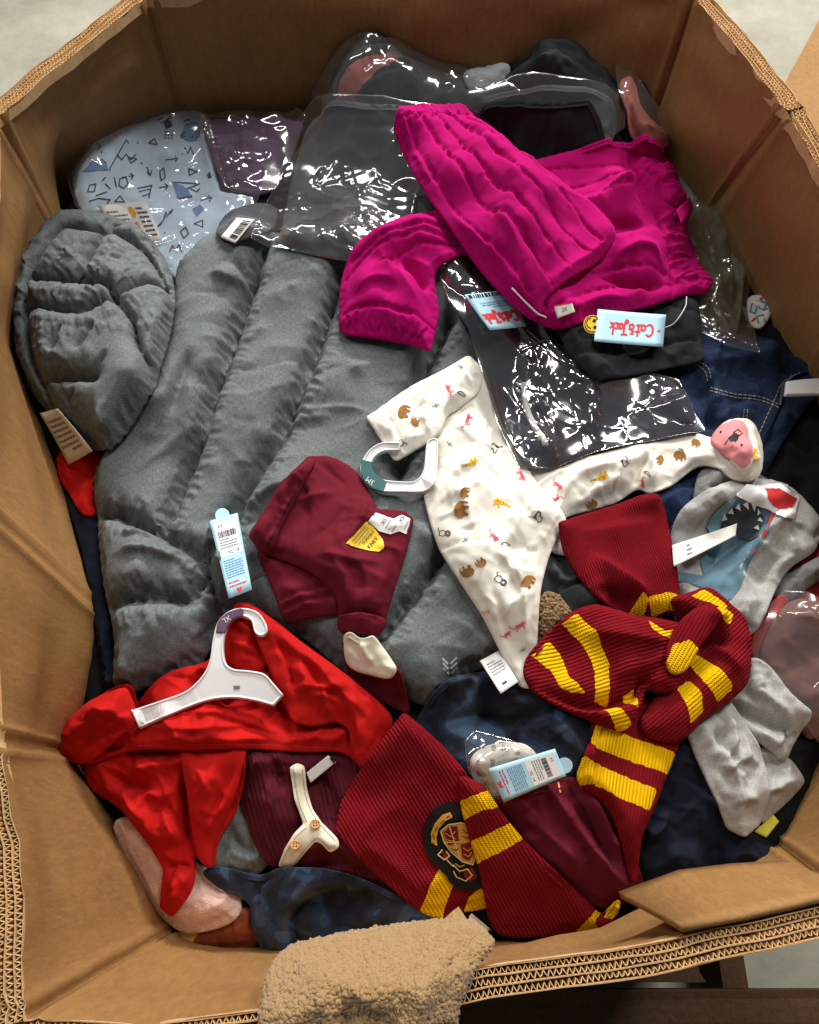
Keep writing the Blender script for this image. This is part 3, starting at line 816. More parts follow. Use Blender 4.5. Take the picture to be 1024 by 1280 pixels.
def decal(g, polys, mat, name='print', lift=.0007, parent=None):
    """flat print that follows a garment's own surface; polys in picture units"""
    V = []; F = []
    for p in polys:
        p = np.asarray(p, float)
        q = hit(g, p, lift)
        if any(a is None for a in q): continue
        if len(p) <= 4:
            b = len(V); V += q; F.append(list(range(b, b + len(p)))); continue
        # fill bigger shapes with inner points so that they bend with the cloth
        pr = resample(p, max(1.0, np.sqrt(np.ptp(p[:, 0]) * np.ptp(p[:, 1])) / 16))
        lo = pr.min(0); hi = pr.max(0); st = max(2.5, np.sqrt(np.ptp(p[:, 0]) * np.ptp(p[:, 1])) / 30)
        gx, gy = np.meshgrid(np.arange(lo[0], hi[0], st), np.arange(lo[1], hi[1], st)); gp = np.stack([gx.ravel(), gy.ravel()], 1)
        gp = gp[inside(pr, gp)]
        if len(gp):
            d, _, _ = seg_dist(gp, pr, True); gp = gp[d > st * .5]
        allp = np.vstack([pr, gp]) if len(gp) else pr
        ed = [(i, (i + 1) % len(pr)) for i in range(len(pr))]
        r = delaunay_2d_cdt([Vector(v) for v in allp], ed, [], 0, 1e-5, False)
        vv = np.array([(v.x, v.y) for v in r[0]]); q = hit(g, vv, lift); b = len(V)
        ok = inside(pr, np.array([vv[list(f)].mean(0) for f in r[2]])); tr = [f for f, k_ in zip(r[2], ok) if k_ and all(q[i] is not None for i in f)]
        V += [a if a is not None else np.zeros(3) for a in q]; F += [[b + i for i in f] for f in tr]
    if not F: return None
    used = sorted({i for f in F for i in f}); mp = {u: i for i, u in enumerate(used)}
    V = [V[u] for u in used]; F = [[mp[i] for i in f] for f in F]
    return mesh_object(name, np.array(V), F, mat, parent or g.o)
def place(shape, c, s, rot=0, flip=False):
    a = math.radians(rot); R = np.array([[math.cos(a), -math.sin(a)], [math.sin(a), math.cos(a)]])
    return [((np.asarray(p, float) * [-1 if flip else 1, 1]) * s) @ R.T + c for p in shape]
def tube_world(P, r, seg=8, name='cord', mat=None, parent=None, closed=False):
    P = np.asarray(P, float); n = len(P); T = np.gradient(P, axis=0); T /= np.linalg.norm(T, axis=1)[:, None] + 1e-12
    V = []; rr = np.broadcast_to(np.asarray(r, float), (n,))
    for p, t, q in zip(P, T, rr):
        a = np.cross(t, [0, 0, 1.0]); 
        if np.linalg.norm(a) < 1e-5: a = np.array([1., 0, 0])
        a /= np.linalg.norm(a); b = np.cross(a, t)
        for k in range(seg):
            an = 2 * math.pi * k / seg; V.append(p + (a * math.cos(an) + b * math.sin(an)) * q)
    F = []
    for i in range(n - 1):
        for k in range(seg): F.append([i * seg + k, i * seg + (k + 1) % seg, (i + 1) * seg + (k + 1) % seg, (i + 1) * seg + k])
    F.append(list(range(seg))[::-1]); F.append([(n - 1) * seg + k for k in range(seg)])
    return mesh_object(name, np.array(V), F, mat, parent)
def cord(name, pts, r, mat, parent=None, lift=.002, step=4):
    P = resample(catmull(pts, False), step, False); W = march(P, H, lift)
    z = W[:, 2].copy()
    for _ in range(3): z = np.maximum(z, np.convolve(np.pad(z, 2, 'edge'), np.ones(5) / 5, 'valid'))
    W[:, 2] = z
    return tube_world(W, r, 8, name, mat, parent)
def plate(name, outline, mat, parent, c, th=.004, rim=None, holes=(), sub=5, sharp=(), h=0.0, smoothpx=True, surf=None):
    """flat moulded piece standing on a plane (plastic hangers, buttons, badges)"""
    pc = catmull(outline, True, sub, sharp) if smoothpx else np.asarray(outline, float); pc = resample(pc, 2.0 if len(outline) > 5 else 1.5)
    cc = np.array(c, float); cc[2] += h
    W = onto_plane(pc, cc) if surf is None else march(pc, surf, h); n = len(W)
    if np.sum(W[:, 0] * np.roll(W[:, 1], -1) - np.roll(W[:, 0], -1) * W[:, 1]) < 0: W = W[::-1]; pc = pc[::-1]
    e = np.roll(W, -1, 0) - np.roll(W, 1, 0); o2 = np.stack([e[:, 1], -e[:, 0]], 1); o2 /= np.linalg.norm(o2, axis=1)[:, None] + 1e-12
    bev = min(.0012, th * .3)
    top = W.copy(); top[:, :2] -= o2 * bev
    mid = W.copy(); mid[:, 2] -= bev; bot = W.copy(); bot[:, 2] -= th
    V = np.vstack([top, mid, bot]); F = []
    tris = delaunay_2d_cdt([Vector(p[:2]) for p in top], [(i, (i + 1) % n) for i in range(n)], [], 1, 1e-7, True)
    idm = [o[0] if len(o) else None for o in tris[3]]
    for f in tris[2]:
        if all(idm[i] is not None for i in f):
            q = [idm[i] for i in f]
            F.append(q)
    ok = inside(top[:, :2], np.array([top[f][:, :2].mean(0) for f in F])); F = [f for f, k_ in zip(F, ok) if k_]
    for i in range(n):
        j = (i + 1) % n; F += [[j, i, n + i, n + j], [n + j, n + i, 2 * n + i, 2 * n + j]]
    o = mesh_object(name, V, F, mat, parent, smooth=False)
    if rim:
        ring = W.copy(); ring[:, :2] -= o2 * rim; ring[:, 2] += 0.0
        ring = np.vstack([ring, ring[:2]])
        tube_world(ring, rim, 6, 'raised_rim', mat, o)
    return o
# ------------------------------------------------------------------ the setting: floor, pallet, cardboard boxes
fl = mesh_object('floor', [(-4, -3, 0), (4, -3, 0), (4, 6, 0), (-4, 6, 0)], [[0, 1, 2, 3]], M['floor'], smooth=False); fl['kind'] = 'structure'

def panel_grid(Ts, Bs, zb, nrow, name, parent, mat, seed, th=.0235, cut_depth=.014):
    """one wall panel: inner and outer sheet plus the open fluted edge on top"""
    Ts = np.asarray(Ts, float); Bs = np.asarray(Bs, float)
    s = np.concatenate([[0], np.cumsum(np.linalg.norm(np.diff(Ts, axis=0), axis=1))]); LT = s[-1]; s /= LT
    k = np.unique(np.concatenate([np.linspace(0, 1, max(5, int(LT / .02))), np.array([.003, .007, .012, .016]) / LT, 1 - np.array([.003, .007, .012, .016]) / LT]))
    Tr = np.stack([np.interp(k, s, Ts[:, q]) for q in range(3)], 1)
    Br = np.stack([np.interp(k, s, Bs[:, q]) for q in range(3)], 1)
    low = Br - (Tr - Br) * .25; Fo = low.copy(); Fo[:, 2] = zb; Fo[:, :2] = low[:, :2]      # foot of the wall
    tg = np.gradient(Tr[:, :2], axis=0); nn = np.stack([tg[:, 1], -tg[:, 0]], 1); nn /= np.linalg.norm(nn, axis=1)[:, None]
    cen = np.array([0.0, .5])
    if ((Tr[:, :2].mean(0) - cen) @ nn.mean(0)) < 0: nn = -nn            # outward
    nc = len(Tr); V = []; 
    fade = np.clip(np.minimum(k, 1 - k) * LT / .07, 0, 1); dend = np.minimum(k, 1 - k) * LT
    crease = .0035 * np.exp(-((dend - .012) / .004) ** 2)
    wob = .0022 * fade * fbm(k * 9, k * 0 + seed, seed, 3)
    Tr = Tr.copy(); Tr[:, 2] += wob; Tr[:, :2] -= nn * (crease * .6)[:, None]; Tr[:, :2] += nn * (.0025 * fade * fbm(k * 7, k * 0 + 3.3, seed + 4, 3))[:, None]
    def sheet(off, z_top_drop, dents):
        P = np.zeros((nrow + 1, nc, 3))
        for r in range(nrow + 1):
            f = (r / nrow) ** 1.4; q = Tr * (1 - f / .6) + low * f / .6 if f < .6 else low * (1 - (f - .6) / .4) + Fo * (f - .6) / .4
            q[:, 2] -= z_top_drop * (1 - f)
            d = dents * fbm(k * (LT * 6) + seed, np.full(nc, f * 9.0), seed, 3) * min(1, r / 3) * fade - (crease if r else 0)
            q[:, :2] += nn * (off + d)[:, None] if np.ndim(d) else nn * off
            P[r] = q
        return P
    inner = sheet(0.0, .0, .0070); outer = sheet(th, .0, .003)
    V = np.concatenate([inner.reshape(-1, 3), outer.reshape(-1, 3)]); F = []; no = (nrow + 1) * nc
    for r in range(nrow):
        for c in range(nc - 1):
            a = r * nc + c; F += [[a, a + 1, a + nc + 1, a + nc], [no + a, no + a + nc, no + a + nc + 1, no + a + 1]]
    for r in range(nrow):
        for c in (0, nc - 1):
            a = r * nc + c; F.append([a, a + nc, no + a + nc, no + a])
    # floor of the open edge, sunk below the rim
    b = len(V); V = np.vstack([V, inner[0] - [0, 0, cut_depth], outer[0] - [0, 0, cut_depth]])
    for c in range(nc - 1): F.append([b + c, b + c + 1, b + nc + c + 1, b + nc + c])
    pan = mesh_object(name, V, F, mat, parent)
    # liners and flutes
    lin = [0.0, .33, .66, 1.0]
    s3 = np.concatenate([[0], np.cumsum(np.linalg.norm(np.diff(Tr, axis=0), axis=1))])
    for li, l in enumerate(lin):
        t = .0011; o1 = l * th - t * (l > 0) ; 
        q = Tr.copy(); q[:, :2] += nn * (o1 + (.0006 * fbm(k * 30, k * 0 + li, seed + li, 2))[:, None])
        q2 = q.copy(); q2[:, :2] += nn * t
        up = (.0012 * fbm(k * 25, k * 0 + li * 3, seed + 30 + li, 2))[:, None] * [0, 0, 1]
        q = q + up; q2 = q2 + up + [0, 0, -.0004]
        VV = np.vstack([q, q2, q - [0, 0, cut_depth], q2 - [0, 0, cut_depth]]); FF = []
        for c in range(nc - 1):
            FF += [[c, c + 1, nc + c + 1, nc + c], [2 * nc + c, 2 * nc + c + 1, c + 1, c], [nc + c, nc + c + 1, 3 * nc + c + 1, 3 * nc + c]]
        mesh_object('liner', VV, FF, M['box_cut'], pan, smooth=False)
    for fi in range(3):
        n = max(8, int(s3[-1] / .0013)); ss = np.linspace(0, s3[-1], n)
        base = np.stack([np.interp(ss, s3, Tr[:, q]) for q in range(3)], 1); nb = np.stack([np.interp(ss, s3, nn[:, q]) for q in range(2)], 1)
        ph = ss / .0054 * 2 * math.pi + fi * 1.3 + 1.6 * fbm(ss * 24, ss * 0, seed + fi, 3)
        tri = 2 / math.pi * np.arcsin(np.sin(ph) * .98)
        o = (lin[fi] + .005 + (lin[fi + 1] - lin[fi] - .03) * (.5 + .5 * tri)) * th
        o = o + .0012 * fbm(ss * 60, ss * 0 + 5, seed + fi + 9, 2)
        t = .0007; q = base.copy(); q[:, :2] += nb * o[:, None]; q[:, 2] -= .0012 + .004 * np.clip(fbm(ss * 9, ss * 0 + fi, seed + 50, 2) - .35, 0, 1)
        q2 = q.copy(); q2[:, :2] += nb * t
        tgt = np.gradient(q[:, :2], axis=0); tgt /= np.linalg.norm(tgt, axis=1)[:, None]; q2 = q.copy(); q2[:, :2] += np.stack([tgt[:, 1], -tgt[:, 0]], 1) * t
        VV = np.vstack([q, q2, q - [0, 0, cut_depth], q2 - [0, 0, cut_depth]]); c = np.arange(n - 1)
        FF = np.concatenate([np.stack([c, c + 1, n + c + 1, n + c], 1), np.stack([2 * n + c, 2 * n + c + 1, c + 1, c], 1), np.stack([n + c, n + c + 1, 3 * n + c + 1, 3 * n + c], 1)])
        mesh_object('flute', VV, FF, M['flute'], pan, smooth=False)
    return pan

def tv(p, z): return at_z(p, z)
# corner columns of the octagonal box: (rim spot, spot lower on the same crease)
K = {
 'BL': (tv((183, -4), .90), tv((228, 140), .72)),
 'L1': (tv((-6, 148), .90), tv((72, 290), .70)),
 'L2': (tv((-26, 632), .84), tv((130, 772), .60)),
 'L3': (tv((-3, 926), .80), tv((64, 936), .62)),
 'L4': (tv((30, 1276), .78), tv((240, 1150), .42)),
 'FR': (tv((1062, 1126), .78), tv((952, 1040), .46)),
 'R3': (np.array([.56, .20, .82]), np.array([.57, .22, .5])),
 'R2': (tv((1085, 330), .86), np.array([.60, .62, .5])),
 'R1': (tv((984, 138), .90), tv((900, 246), .70)),
 'BR': (tv((868, -4), .90), tv((812, 172), .72)),
}
box = thing('cardboard_box', 'large open octagonal brown cardboard box full of clothes', 'box', loc=(0, .5, .146))
ZB = .15
def panel(a, b, mids=(), seed=0):
    T = [K[a][0]] + [m[0] for m in mids] + [K[b][0]]; B = [K[a][1]] + [m[1] for m in mids] + [K[b][1]]
    return panel_grid(T, B, ZB, 16, 'wall_panel', box, M['box'], seed)
panel('BL', 'L1', [(tv((140, 30), .9), tv((165, 150), .73)), (tv((84, 74), .9), tv((70, 204), .725))], seed=1); panel('L1', 'L2', [(tv((-16, 400), .872), tv((16, 430), .68))], seed=2); panel('L2', 'L3', seed=3)
panel('L3', 'L4', [(tv((24, 1050), .79), tv((150, 1030), .50))], seed=4)
fm = [(tv((180, 1278), .78), tv((275, 1182), .46)), (tv((340, 1262), .78), tv((380, 1196), .48)), (tv((575, 1214), .78), tv((600, 1186), .52)), (tv((745, 1188), .78), tv((745, 1170), .53)), (tv((840, 1172), .78), tv((835, 1122), .50))]
panel('L4', 'FR', fm, seed=5)
panel('FR', 'R3', seed=6); panel('R3', 'R2', seed=7)
panel('R2', 'R1', [(tv((1030, 226), .885), np.array([.535, .78, .6]))], seed=8)
panel('R1', 'BR', seed=9); panel('BR', 'BL', seed=10)

# overlapping glue flap on the near wall
ft = [at_z(p, .785) for p in [(853, 1170), (930, 1156), (1000, 1140), (1060, 1124)]]; fb = [at_z(p, .66) for p in [(776, 1127), (850, 1100), (915, 1092), (985, 1088)]]
V = []
for i in range(9):
    f = i / 8
    for a, b in zip(ft, fb): V.append(a * (1 - f) + b * f + np.array([0, .003, .002 + .004 * math.sin(f * 3.14)]))
F = [[i * 4 + k, i * 4 + k + 1, i * 4 + k + 5, i * 4 + k + 4] for i in range(8) for k in range(3)]
o = mesh_object('overlap_flap', np.array(V), F, M['box'], box); md = o.modifiers.new('t', 'SOLIDIFY'); md.thickness = .007; md.offset = 1

# neighbouring closed box to the right
nb = thing('cardboard_box', 'plain brown cardboard box standing on the floor at the top right corner', 'box', loc=(1.1, 1.3, 0))
pts = np.array([(.66, 1.26), (.82, 1.54), (1.6, 1.62), (1.7, .8), (.95, .55), (.70, .80)]); zt = .6
V = [(x, y, z) for z in (0, zt) for x, y in pts] ; n = len(pts)
for i in range(n):
    j = (i + 1) % n; mesh_object('wall_panel', np.array([V[i], V[j], V[n + j], V[n + i]]), [[0, 1, 2, 3]], M['box'], nb, smooth=False)
mesh_object('top_flap', np.array(V[n:]), [list(range(n))], M['box'], nb, smooth=False)

# wooden pallet below the box
pal = thing('wooden_pallet', 'dark weathered wooden pallet under the near side of the box', 'pallet', loc=(0.1, .4, 0))
rp = random.Random(4)
def beam(name, x0, x1, y0, y1, z0, z1, parent, mat, rag=.012):
    ny = 7; V = []; 
    for (x, sg) in ((x0, -1), (x1, 1)):
        for i in range(ny):
            y = y0 + (y1 - y0) * i / (ny - 1); dx = sg * rp.uniform(-rag, rag)
            V += [(x + dx, y, z0), (x + dx * .6, y, z1 + rp.uniform(-.0015, .0015))]
    F = []; o = 2 * ny
    for i in range(ny - 1):
        a = 2 * i; F += [[a, a + 2, a + 3, a + 1], [o + a, o + a + 1, o + a + 3, o + a + 2], [a + 1, a + 3, o + a + 3, o + a + 1], [a, o + a, o + a + 2, a + 2]]
    F += [[0, 1, o + 1, o], [2 * ny - 2, o + 2 * ny - 2, o + 2 * ny - 1, 2 * ny - 1]]
    return mesh_object(name, np.array(V), F, mat, parent, smooth=False)
edges_ = [(-.42, -.335, .78), (-.325, -.245, .76), (-.236, -.172, .74)] + [(-.16 + .1 * i, -.07 + .1 * i, .47) for i in range(13)]
for y0_, y1_, xe in edges_:
    beam('deck_board', -.62 + rp.uniform(-.02, .02), xe + rp.uniform(-.02, .02), y0_, y1_ + rp.uniform(-.004, .004), .122 + rp.uniform(-.004, .004), .144 + rp.uniform(-.006, .002), pal, M['pallet'], .010)
for x in (-.55, 0, .52): beam('stringer', x - .02, x + .02, -.28, 1.1, .02, .121, pal, M['pallet'], .002)

# buried filler clothes, coloured near black to give the gaps their shade
g0 = cloth('gap_shade_clothes', [(85, 262), (120, 200), (235, 150), (400, 150), (420, 90), (500, 60), (700, 80), (800, 140), (840, 215), (905, 270), (985, 380), (1060, 480), (1065, 800), (990, 1045), (900, 1105), (760, 1135), (560, 1165), (380, 1175), (255, 1150), (130, 960), (95, 800), (60, 560), (20, 400)],
   M['heap'], res=.012, puff=.004, crumple=.10, wrinkle=.012, wl=.08, iters=60, clear=.0, label='filler clothes underneath everything else, coloured near black for the shade in the gaps', cat='clothes', kind='stuff')
# ------------------------------------------------------------------ garments, from the bottom of the pile upwards
def bag(outline, mat, label, seed, group='clear plastic bags', **kw):
    a = dict(res=.0038, puff=.004, edge=.012, hemlift=.006, hem=.0004, clear=.004, bridge=.02, soft=.018, own=4, sharp=tuple(range(len(outline))))
    fl_ = kw.pop('flow', None); sp_ = 45 if fl_ else 150
    a['rf'] = ((420, .0013, .0032, .17, fl_, sp_), (90, .0034, .0075, .18, fl_, sp_), (70, .0065, .017, .20, None, 180))
    for q in ('crumple', 'wrinkle', 'caniso', 'cdir'): kw.pop(q, None)
    a.update(kw); a.update(crumple=0, iters=0)
    return cloth('plastic_bag', outline, mat, label=label, cat='plastic bag', group=group, seed=seed, **a)

# --- left edge, behind the hood
cloth('navy_sleeve', [(86, 622), (124, 640), (130, 700), (140, 780), (150, 868), (132, 866), (120, 770), (104, 690)], M['navy'], label='dark navy sleeve squeezed between the left wall and the grey jacket', cat='clothes', puff=.02, crumple=.04, lift=.0)
cloth('red_garment', [(74, 572), (95, 560), (126, 568), (130, 600), (124, 642), (106, 645), (88, 618), (76, 600)], M['red'], label='small patch of red cloth below the care label of the grey hood', cat='clothes', puff=.02, crumple=.04)
# --- back row
blue = cloth('printed_pajamas', [(88, 196), (130, 171), (180, 157), (232, 142), (256, 138), (262, 170), (270, 215), (276, 242), (318, 250), (296, 285), (266, 312), (238, 356), (205, 340), (150, 295), (108, 272), (94, 240)],
   M['blue'], rf=((80, .003, .014, .1, None, 90),), label='pale blue pajamas printed with line drawings, folded in a bag at the back left', cat='pajamas', puff=.018, crumple=.02, iters=30, sharp=(0, 4, 6, 7, 8, 10), folds=[([(182, 300), (215, 260), (280, 240)], -.008, .012), ([(250, 150), (262, 200), (272, 238)], .006, .015)])
purple = cloth('mauve_top', [(256, 158), (290, 151), (340, 152), (378, 158), (370, 188), (352, 220), (335, 246), (300, 240), (278, 226), (266, 196)], M['purple'],
   label='mauve folded top in a bag against the back wall', cat='top', puff=.016, crumple=.015, folds=[([(296, 152), (300, 200), (330, 240)], -.006, .006), ([(280, 205), (320, 212), (352, 200)], .004, .012)])
cloth('black_fold', [(428, 54), (450, 47), (486, 50), (494, 70), (470, 82), (432, 80)], M['black'], label='black cloth edge poking out behind the bag with the pink strip', cat='clothes', puff=.03, crumple=.02)
gC = cloth('dark_leggings', [(408, 138), (420, 105), (438, 74), (480, 62), (540, 78), (600, 106), (632, 138), (600, 160), (480, 165), (420, 150)], M['charcoal'],
   regions=[([(408, 146), (426, 110), (446, 78), (488, 62), (500, 70), (474, 86), (452, 116), (434, 150)], 1)], mats=[M['charcoal'], M['pinkc']],
   label='charcoal leggings with a dusty pink strip, bagged, at the back', cat='leggings', puff=.035, edge=.03, crumple=.03, folds=[([(440, 130), (470, 95), (520, 78)], -.01, .010)])
cloth('grey_sock', [(580, 94), (600, 85), (636, 88), (628, 110), (600, 118), (584, 110)], M['lightgrey'], label='small light grey knit bit beside the black top at the back wall', cat='clothes', puff=.025, crumple=.05)
cloth('black_garment', [(618, 120), (640, 94), (660, 82), (668, 60), (696, 52), (732, 60), (750, 84), (772, 108), (800, 122), (830, 190), (790, 215), (700, 160), (640, 130)], M['black'], label='crumpled black top heaped against the back wall', cat='top',
   puff=.05, edge=.05, crumple=.05, wrinkle=.006, folds=[([(660, 85), (690, 100), (740, 130)], .012, .02)])
gF = cloth('grey_folded_top', [(606, 128), (680, 120), (748, 121), (768, 142), (766, 178), (748, 192), (690, 185), (620, 150)], M['greybag'], mats=[M['greybag'], M['pinkc']],
   regions=[([(735, 190), (742, 172), (766, 176), (764, 196)], 1)], label='slate grey garment with a pink corner, bagged, behind the black pants', cat='top', puff=.015, crumple=.02)
bag([(596, 122), (640, 112), (700, 116), (755, 118), (777, 140), (775, 182), (748, 198), (700, 192), (610, 158)], M['filmgrey'], 'clear bag around the slate grey top behind the black pants', 31, flow=((610, 130), (760, 140)))
bag([(392, 142), (394, 95), (402, 34), (432, 50), (490, 58), (560, 82), (622, 108), (648, 140), (600, 166), (480, 168), (410, 156)], M['film'], 'clear bag around the charcoal leggings with the pink strip', 32, flow=((410, 60), (600, 140)), crumple=.07)
gG = cloth('pink_socks', [(774, 106), (784, 100), (794, 112), (800, 142), (822, 168), (838, 182), (826, 196), (800, 188), (784, 165), (778, 135)], M['pinkc'], label='rolled dusty pink garment in a bag in the back right corner', cat='clothes', puff=.025, crumple=.03, folds=[([(786, 110), (794, 150), (826, 188)], .006, .008)])
bag([(767, 88), (786, 94), (800, 118), (816, 148), (842, 162), (847, 186), (830, 202), (796, 198), (778, 172), (770, 130)], M['film'], 'small clear bag around the pink garment in the back right corner', 33, crumple=.09)
cloth('grey_strip', [(836, 212), (852, 218), (872, 256), (884, 275), (866, 275), (846, 245)], M['lightgrey'], label='light grey cloth edge between the magenta pants and the right wall', cat='clothes', puff=.012, crumple=.01)
gK = cloth('olive_pants', [(856, 270), (900, 263), (944, 276), (950, 300), (930, 350), (924, 400), (912, 430), (880, 415), (852, 400), (840, 340), (846, 290)], M['olive'], label='olive garment in a bag beside the waistband of the magenta pants', cat='clothes',
   puff=.03, edge=.03, crumple=.05, wrinkle=.006, folds=[([(905, 270), (925, 320), (920, 400)], -.012, .01), ([(870, 300), (890, 350), (880, 400)], .01, .012)])
gprint = cloth('printed_cloth', [(934, 376), (950, 371), (966, 376), (962, 395), (950, 412), (938, 405)], M['white'], label='scrap of white cloth with blue and red print by the right wall', cat='clothes', puff=.02, crumple=.02)
decal(gprint, strokes([[(940, 380), (946, 384), (944, 392), (938, 390), (940, 380)], [(950, 376), (958, 379), (955, 388), (949, 385), (950, 376)], [(946, 396), (954, 394), (956, 402), (948, 404), (946, 396)], [(958, 386), (963, 390)]], 2.2), M['inkblue'])
decal(gprint, strokes([[(947, 376), (953, 373)], [(944, 398), (940, 402)], [(957, 392), (961, 396)]], 2.6), M['inkred'])

# --- right side
cloth('maroon_underlayer', [(985, 700), (1040, 690), (1060, 760), (1040, 800), (1000, 770)], M['darkred_c'], label='dark red cloth in the shadow by the right wall', cat='clothes', puff=.02, crumple=.05)
jean = thing('denim_jeans', 'dark blue denim jeans with pale topstitching on a hanger at the right wall', 'jeans', (900, 480))
gj0 = cloth('back_waistband', [(940, 440), (985, 455), (1024, 470), (1040, 478), (1000, 520), (950, 600), (925, 640), (900, 600), (940, 520)], M['denim'], jean, puff=.01, crumple=.015)
gj = cloth('front', [(845, 405), (880, 412), (930, 424), (962, 426), (985, 445), (1026, 462), (1000, 470), (978, 484), (976, 505), (958, 545), (938, 590), (918, 640), (880, 660), (850, 690), (815, 700), (800, 640), (830, 560), (850, 480)], M['denim'], jean,
   puff=.030, edge=.03, crumple=.02, wrinkle=.004, wl=.05, along=((850, 480), (960, 500)), folds=[([(885, 480), (880, 520), (900, 560)], -.016, .014), ([(880, 470), (920, 455), (985, 455)], .010, .02), ([(860, 430), (880, 480), (878, 540)], .014, .02), ([(900, 520), (930, 500), (975, 500)], -.006, .012)])
def stitch(g, pts, dash=4, gap=2, w=1.1, mat='thread'):
    P = resample(catmull(pts, False), 1.0, False); out = []; i = 0
    while i + dash < len(P): out.append([P[i], P[i + dash]]); i += dash + gap
    decal(g, strokes(out, w), M[mat], 'stitching')
for off in (0, 4):
    stitch(gj, [(888, 484 + off), (915, 492 + off), (950, 496 + off), (974, 506 + off)])
    stitch(gj, [(870 + off, 455 - off), (882 + off, 464 - off), (885 + off, 476 - off)], 3, 2)
    stitch(gj, [(934 - off, 512), (932 - off, 530), (928 - off, 545)])
    stitch(gj, [(854 - off, 640), (838 - off, 670), (828 - off, 690)])
stitch(gj, [(1000, 466), (978, 478), (968, 500), (945, 550), (925, 590)], 4, 2)
decal(gj, strokes([[(1012, 464), (990, 470), (978, 482), (975, 505), (958, 545), (940, 585)]], 3.0), M['denim_in'], 'hem_edge')
c = np.array([0, 0, sample(H, np.array([.5]), np.array([.62]))[0] + .02])
hj = thing('clothes_hanger', 'white hanger bar sticking out of the jeans at the right edge', 'hanger', loc=onto_plane([(1000, 484)], c)[0])
plate('bar', [(984, 476), (1010, 473), (1090, 470), (1090, 490), (1010, 492), (982, 493)], M['plastic'], hj, c, .006, sharp=(0, 2, 3, 5))
cloth('grey_undershirt', [(868, 610), (876, 590), (900, 584), (930, 590), (955, 600), (980, 620), (960, 650), (900, 650), (868, 640)], M['marl2'], label='dark grey cloth folded under the onesie foot', cat='clothes', puff=.02, crumple=.03, seams=[[(870, 612), (900, 616), (928, 606)]], seam_w=.006)
cloth('grey_sweater_edge', [(965, 730), (990, 715), (1040, 690), (1040, 712), (1000, 742), (985, 752), (968, 750)], M['marl2'], label='grey cloth edge behind the shark shirt at the right', cat='clothes', puff=.02, crumple=.05)

redin = cloth('red_garment', [(935, 808), (950, 770), (972, 745), (985, 760), (965, 800), (950, 830)], M['red'], label='red cloth inside the bag at the right edge', cat='clothes', puff=.015, crumple=.02)
pk = cloth('pink_garment', [(948, 830), (970, 770), (1000, 750), (1045, 775), (1050, 880), (1010, 925), (985, 880)], M['dullpink'], label='dull pink garment inside the bag at the right edge', cat='clothes', puff=.03, edge=.03, crumple=.02)
bag([(930, 816), (952, 765), (975, 742), (1005, 742), (1050, 765), (1060, 890), (1015, 935), (985, 890)], M['filmsoft'], 'clear bag around pink and red clothes at the right edge', 36, crumple=.03)

dk = cloth('navy_sweatpants', [(780, 1050), (815, 985), (850, 930), (880, 930), (905, 1020), (950, 1046), (977, 1074), (966, 1104), (915, 1111), (850, 1116), (796, 1119)], M['navy'], label='dark navy sweatpants under the light grey shirt, bottom right', cat='sweatpants',
   puff=.03, edge=.03, crumple=.03, wrinkle=.004, folds=[([(800, 1055), (825, 1035), (835, 1010)], .014, .016), ([(915, 1108), (910, 1080), (925, 1064), (950, 1078)], .010, .010), ([(840, 1110), (850, 1085), (855, 1075)], .005, .006), ([(905, 1050), (900, 1080), (912, 1110)], -.010, .01)])
card('price_card', [(943, 1040), (966, 1017), (974, 1027), (958, 1047)], M['lime'], dk.o, lift=.004, label='lime yellow card edge')
g_sh = thing('grey_shirt', 'light grey t-shirt crumpled beside the scarf, bottom right', 'shirt', (930, 950))
cloth('sleeve', [(935, 940), (962, 935), (986, 950), (1004, 978), (985, 1000), (952, 1030), (940, 1010), (925, 975)], M['marl'], g_sh, puff=.016, crumple=.02, iters=40, sharp=(3, 5), seed=21, folds=[([(945, 1010), (960, 985), (998, 975)], .006, .010), ([(940, 960), (965, 955), (985, 960)], -.006, .007), ([(930, 980), (950, 990), (980, 985)], .005, .007)])
cloth('collar_part', [(905, 880), (915, 862), (932, 825), (960, 836), (988, 872), (1012, 892), (990, 930), (978, 952), (962, 940), (940, 925), (925, 905)], M['marl'], g_sh, puff=.018, crumple=.02, iters=40, sharp=(5,), seed=22,
   folds=[([(918, 880), (950, 896), (982, 912)], -.016, .010, 'full', 1), ([(926, 862), (950, 872), (985, 905)], .007, .008), ([(945, 845), (950, 862)], .005, .008), ([(925, 895), (945, 915), (970, 930)], .008, .008), ([(985, 905), (975, 925), (965, 940)], .006, .006)])
sh2 = cloth('body', [(858, 915), (878, 892), (905, 876), (920, 890), (938, 918), (952, 945), (960, 985), (950, 1030), (930, 1047), (908, 1036), (896, 1005), (880, 970)], M['marl'], g_sh, puff=.018, crumple=.03, wrinkle=.004, iters=60, seed=8, sharp=(7, 8, 9), rf=((450, .008, .010, .08, None, 70), (900, .003, .0045, .045, None, 60)),
   folds=[([(905, 885), (915, 925), (898, 960)], .012, .012), ([(900, 970), (925, 950), (955, 955)], .008, .009), ([(920, 1035), (925, 990), (905, 950)], .008, .010), ([(890, 905), (900, 935), (925, 960)], -.008, .008), ([(910, 1010), (930, 1000), (952, 1000)], .006, .008), ([(925, 910), (935, 935), (930, 955)], .007, .008)])
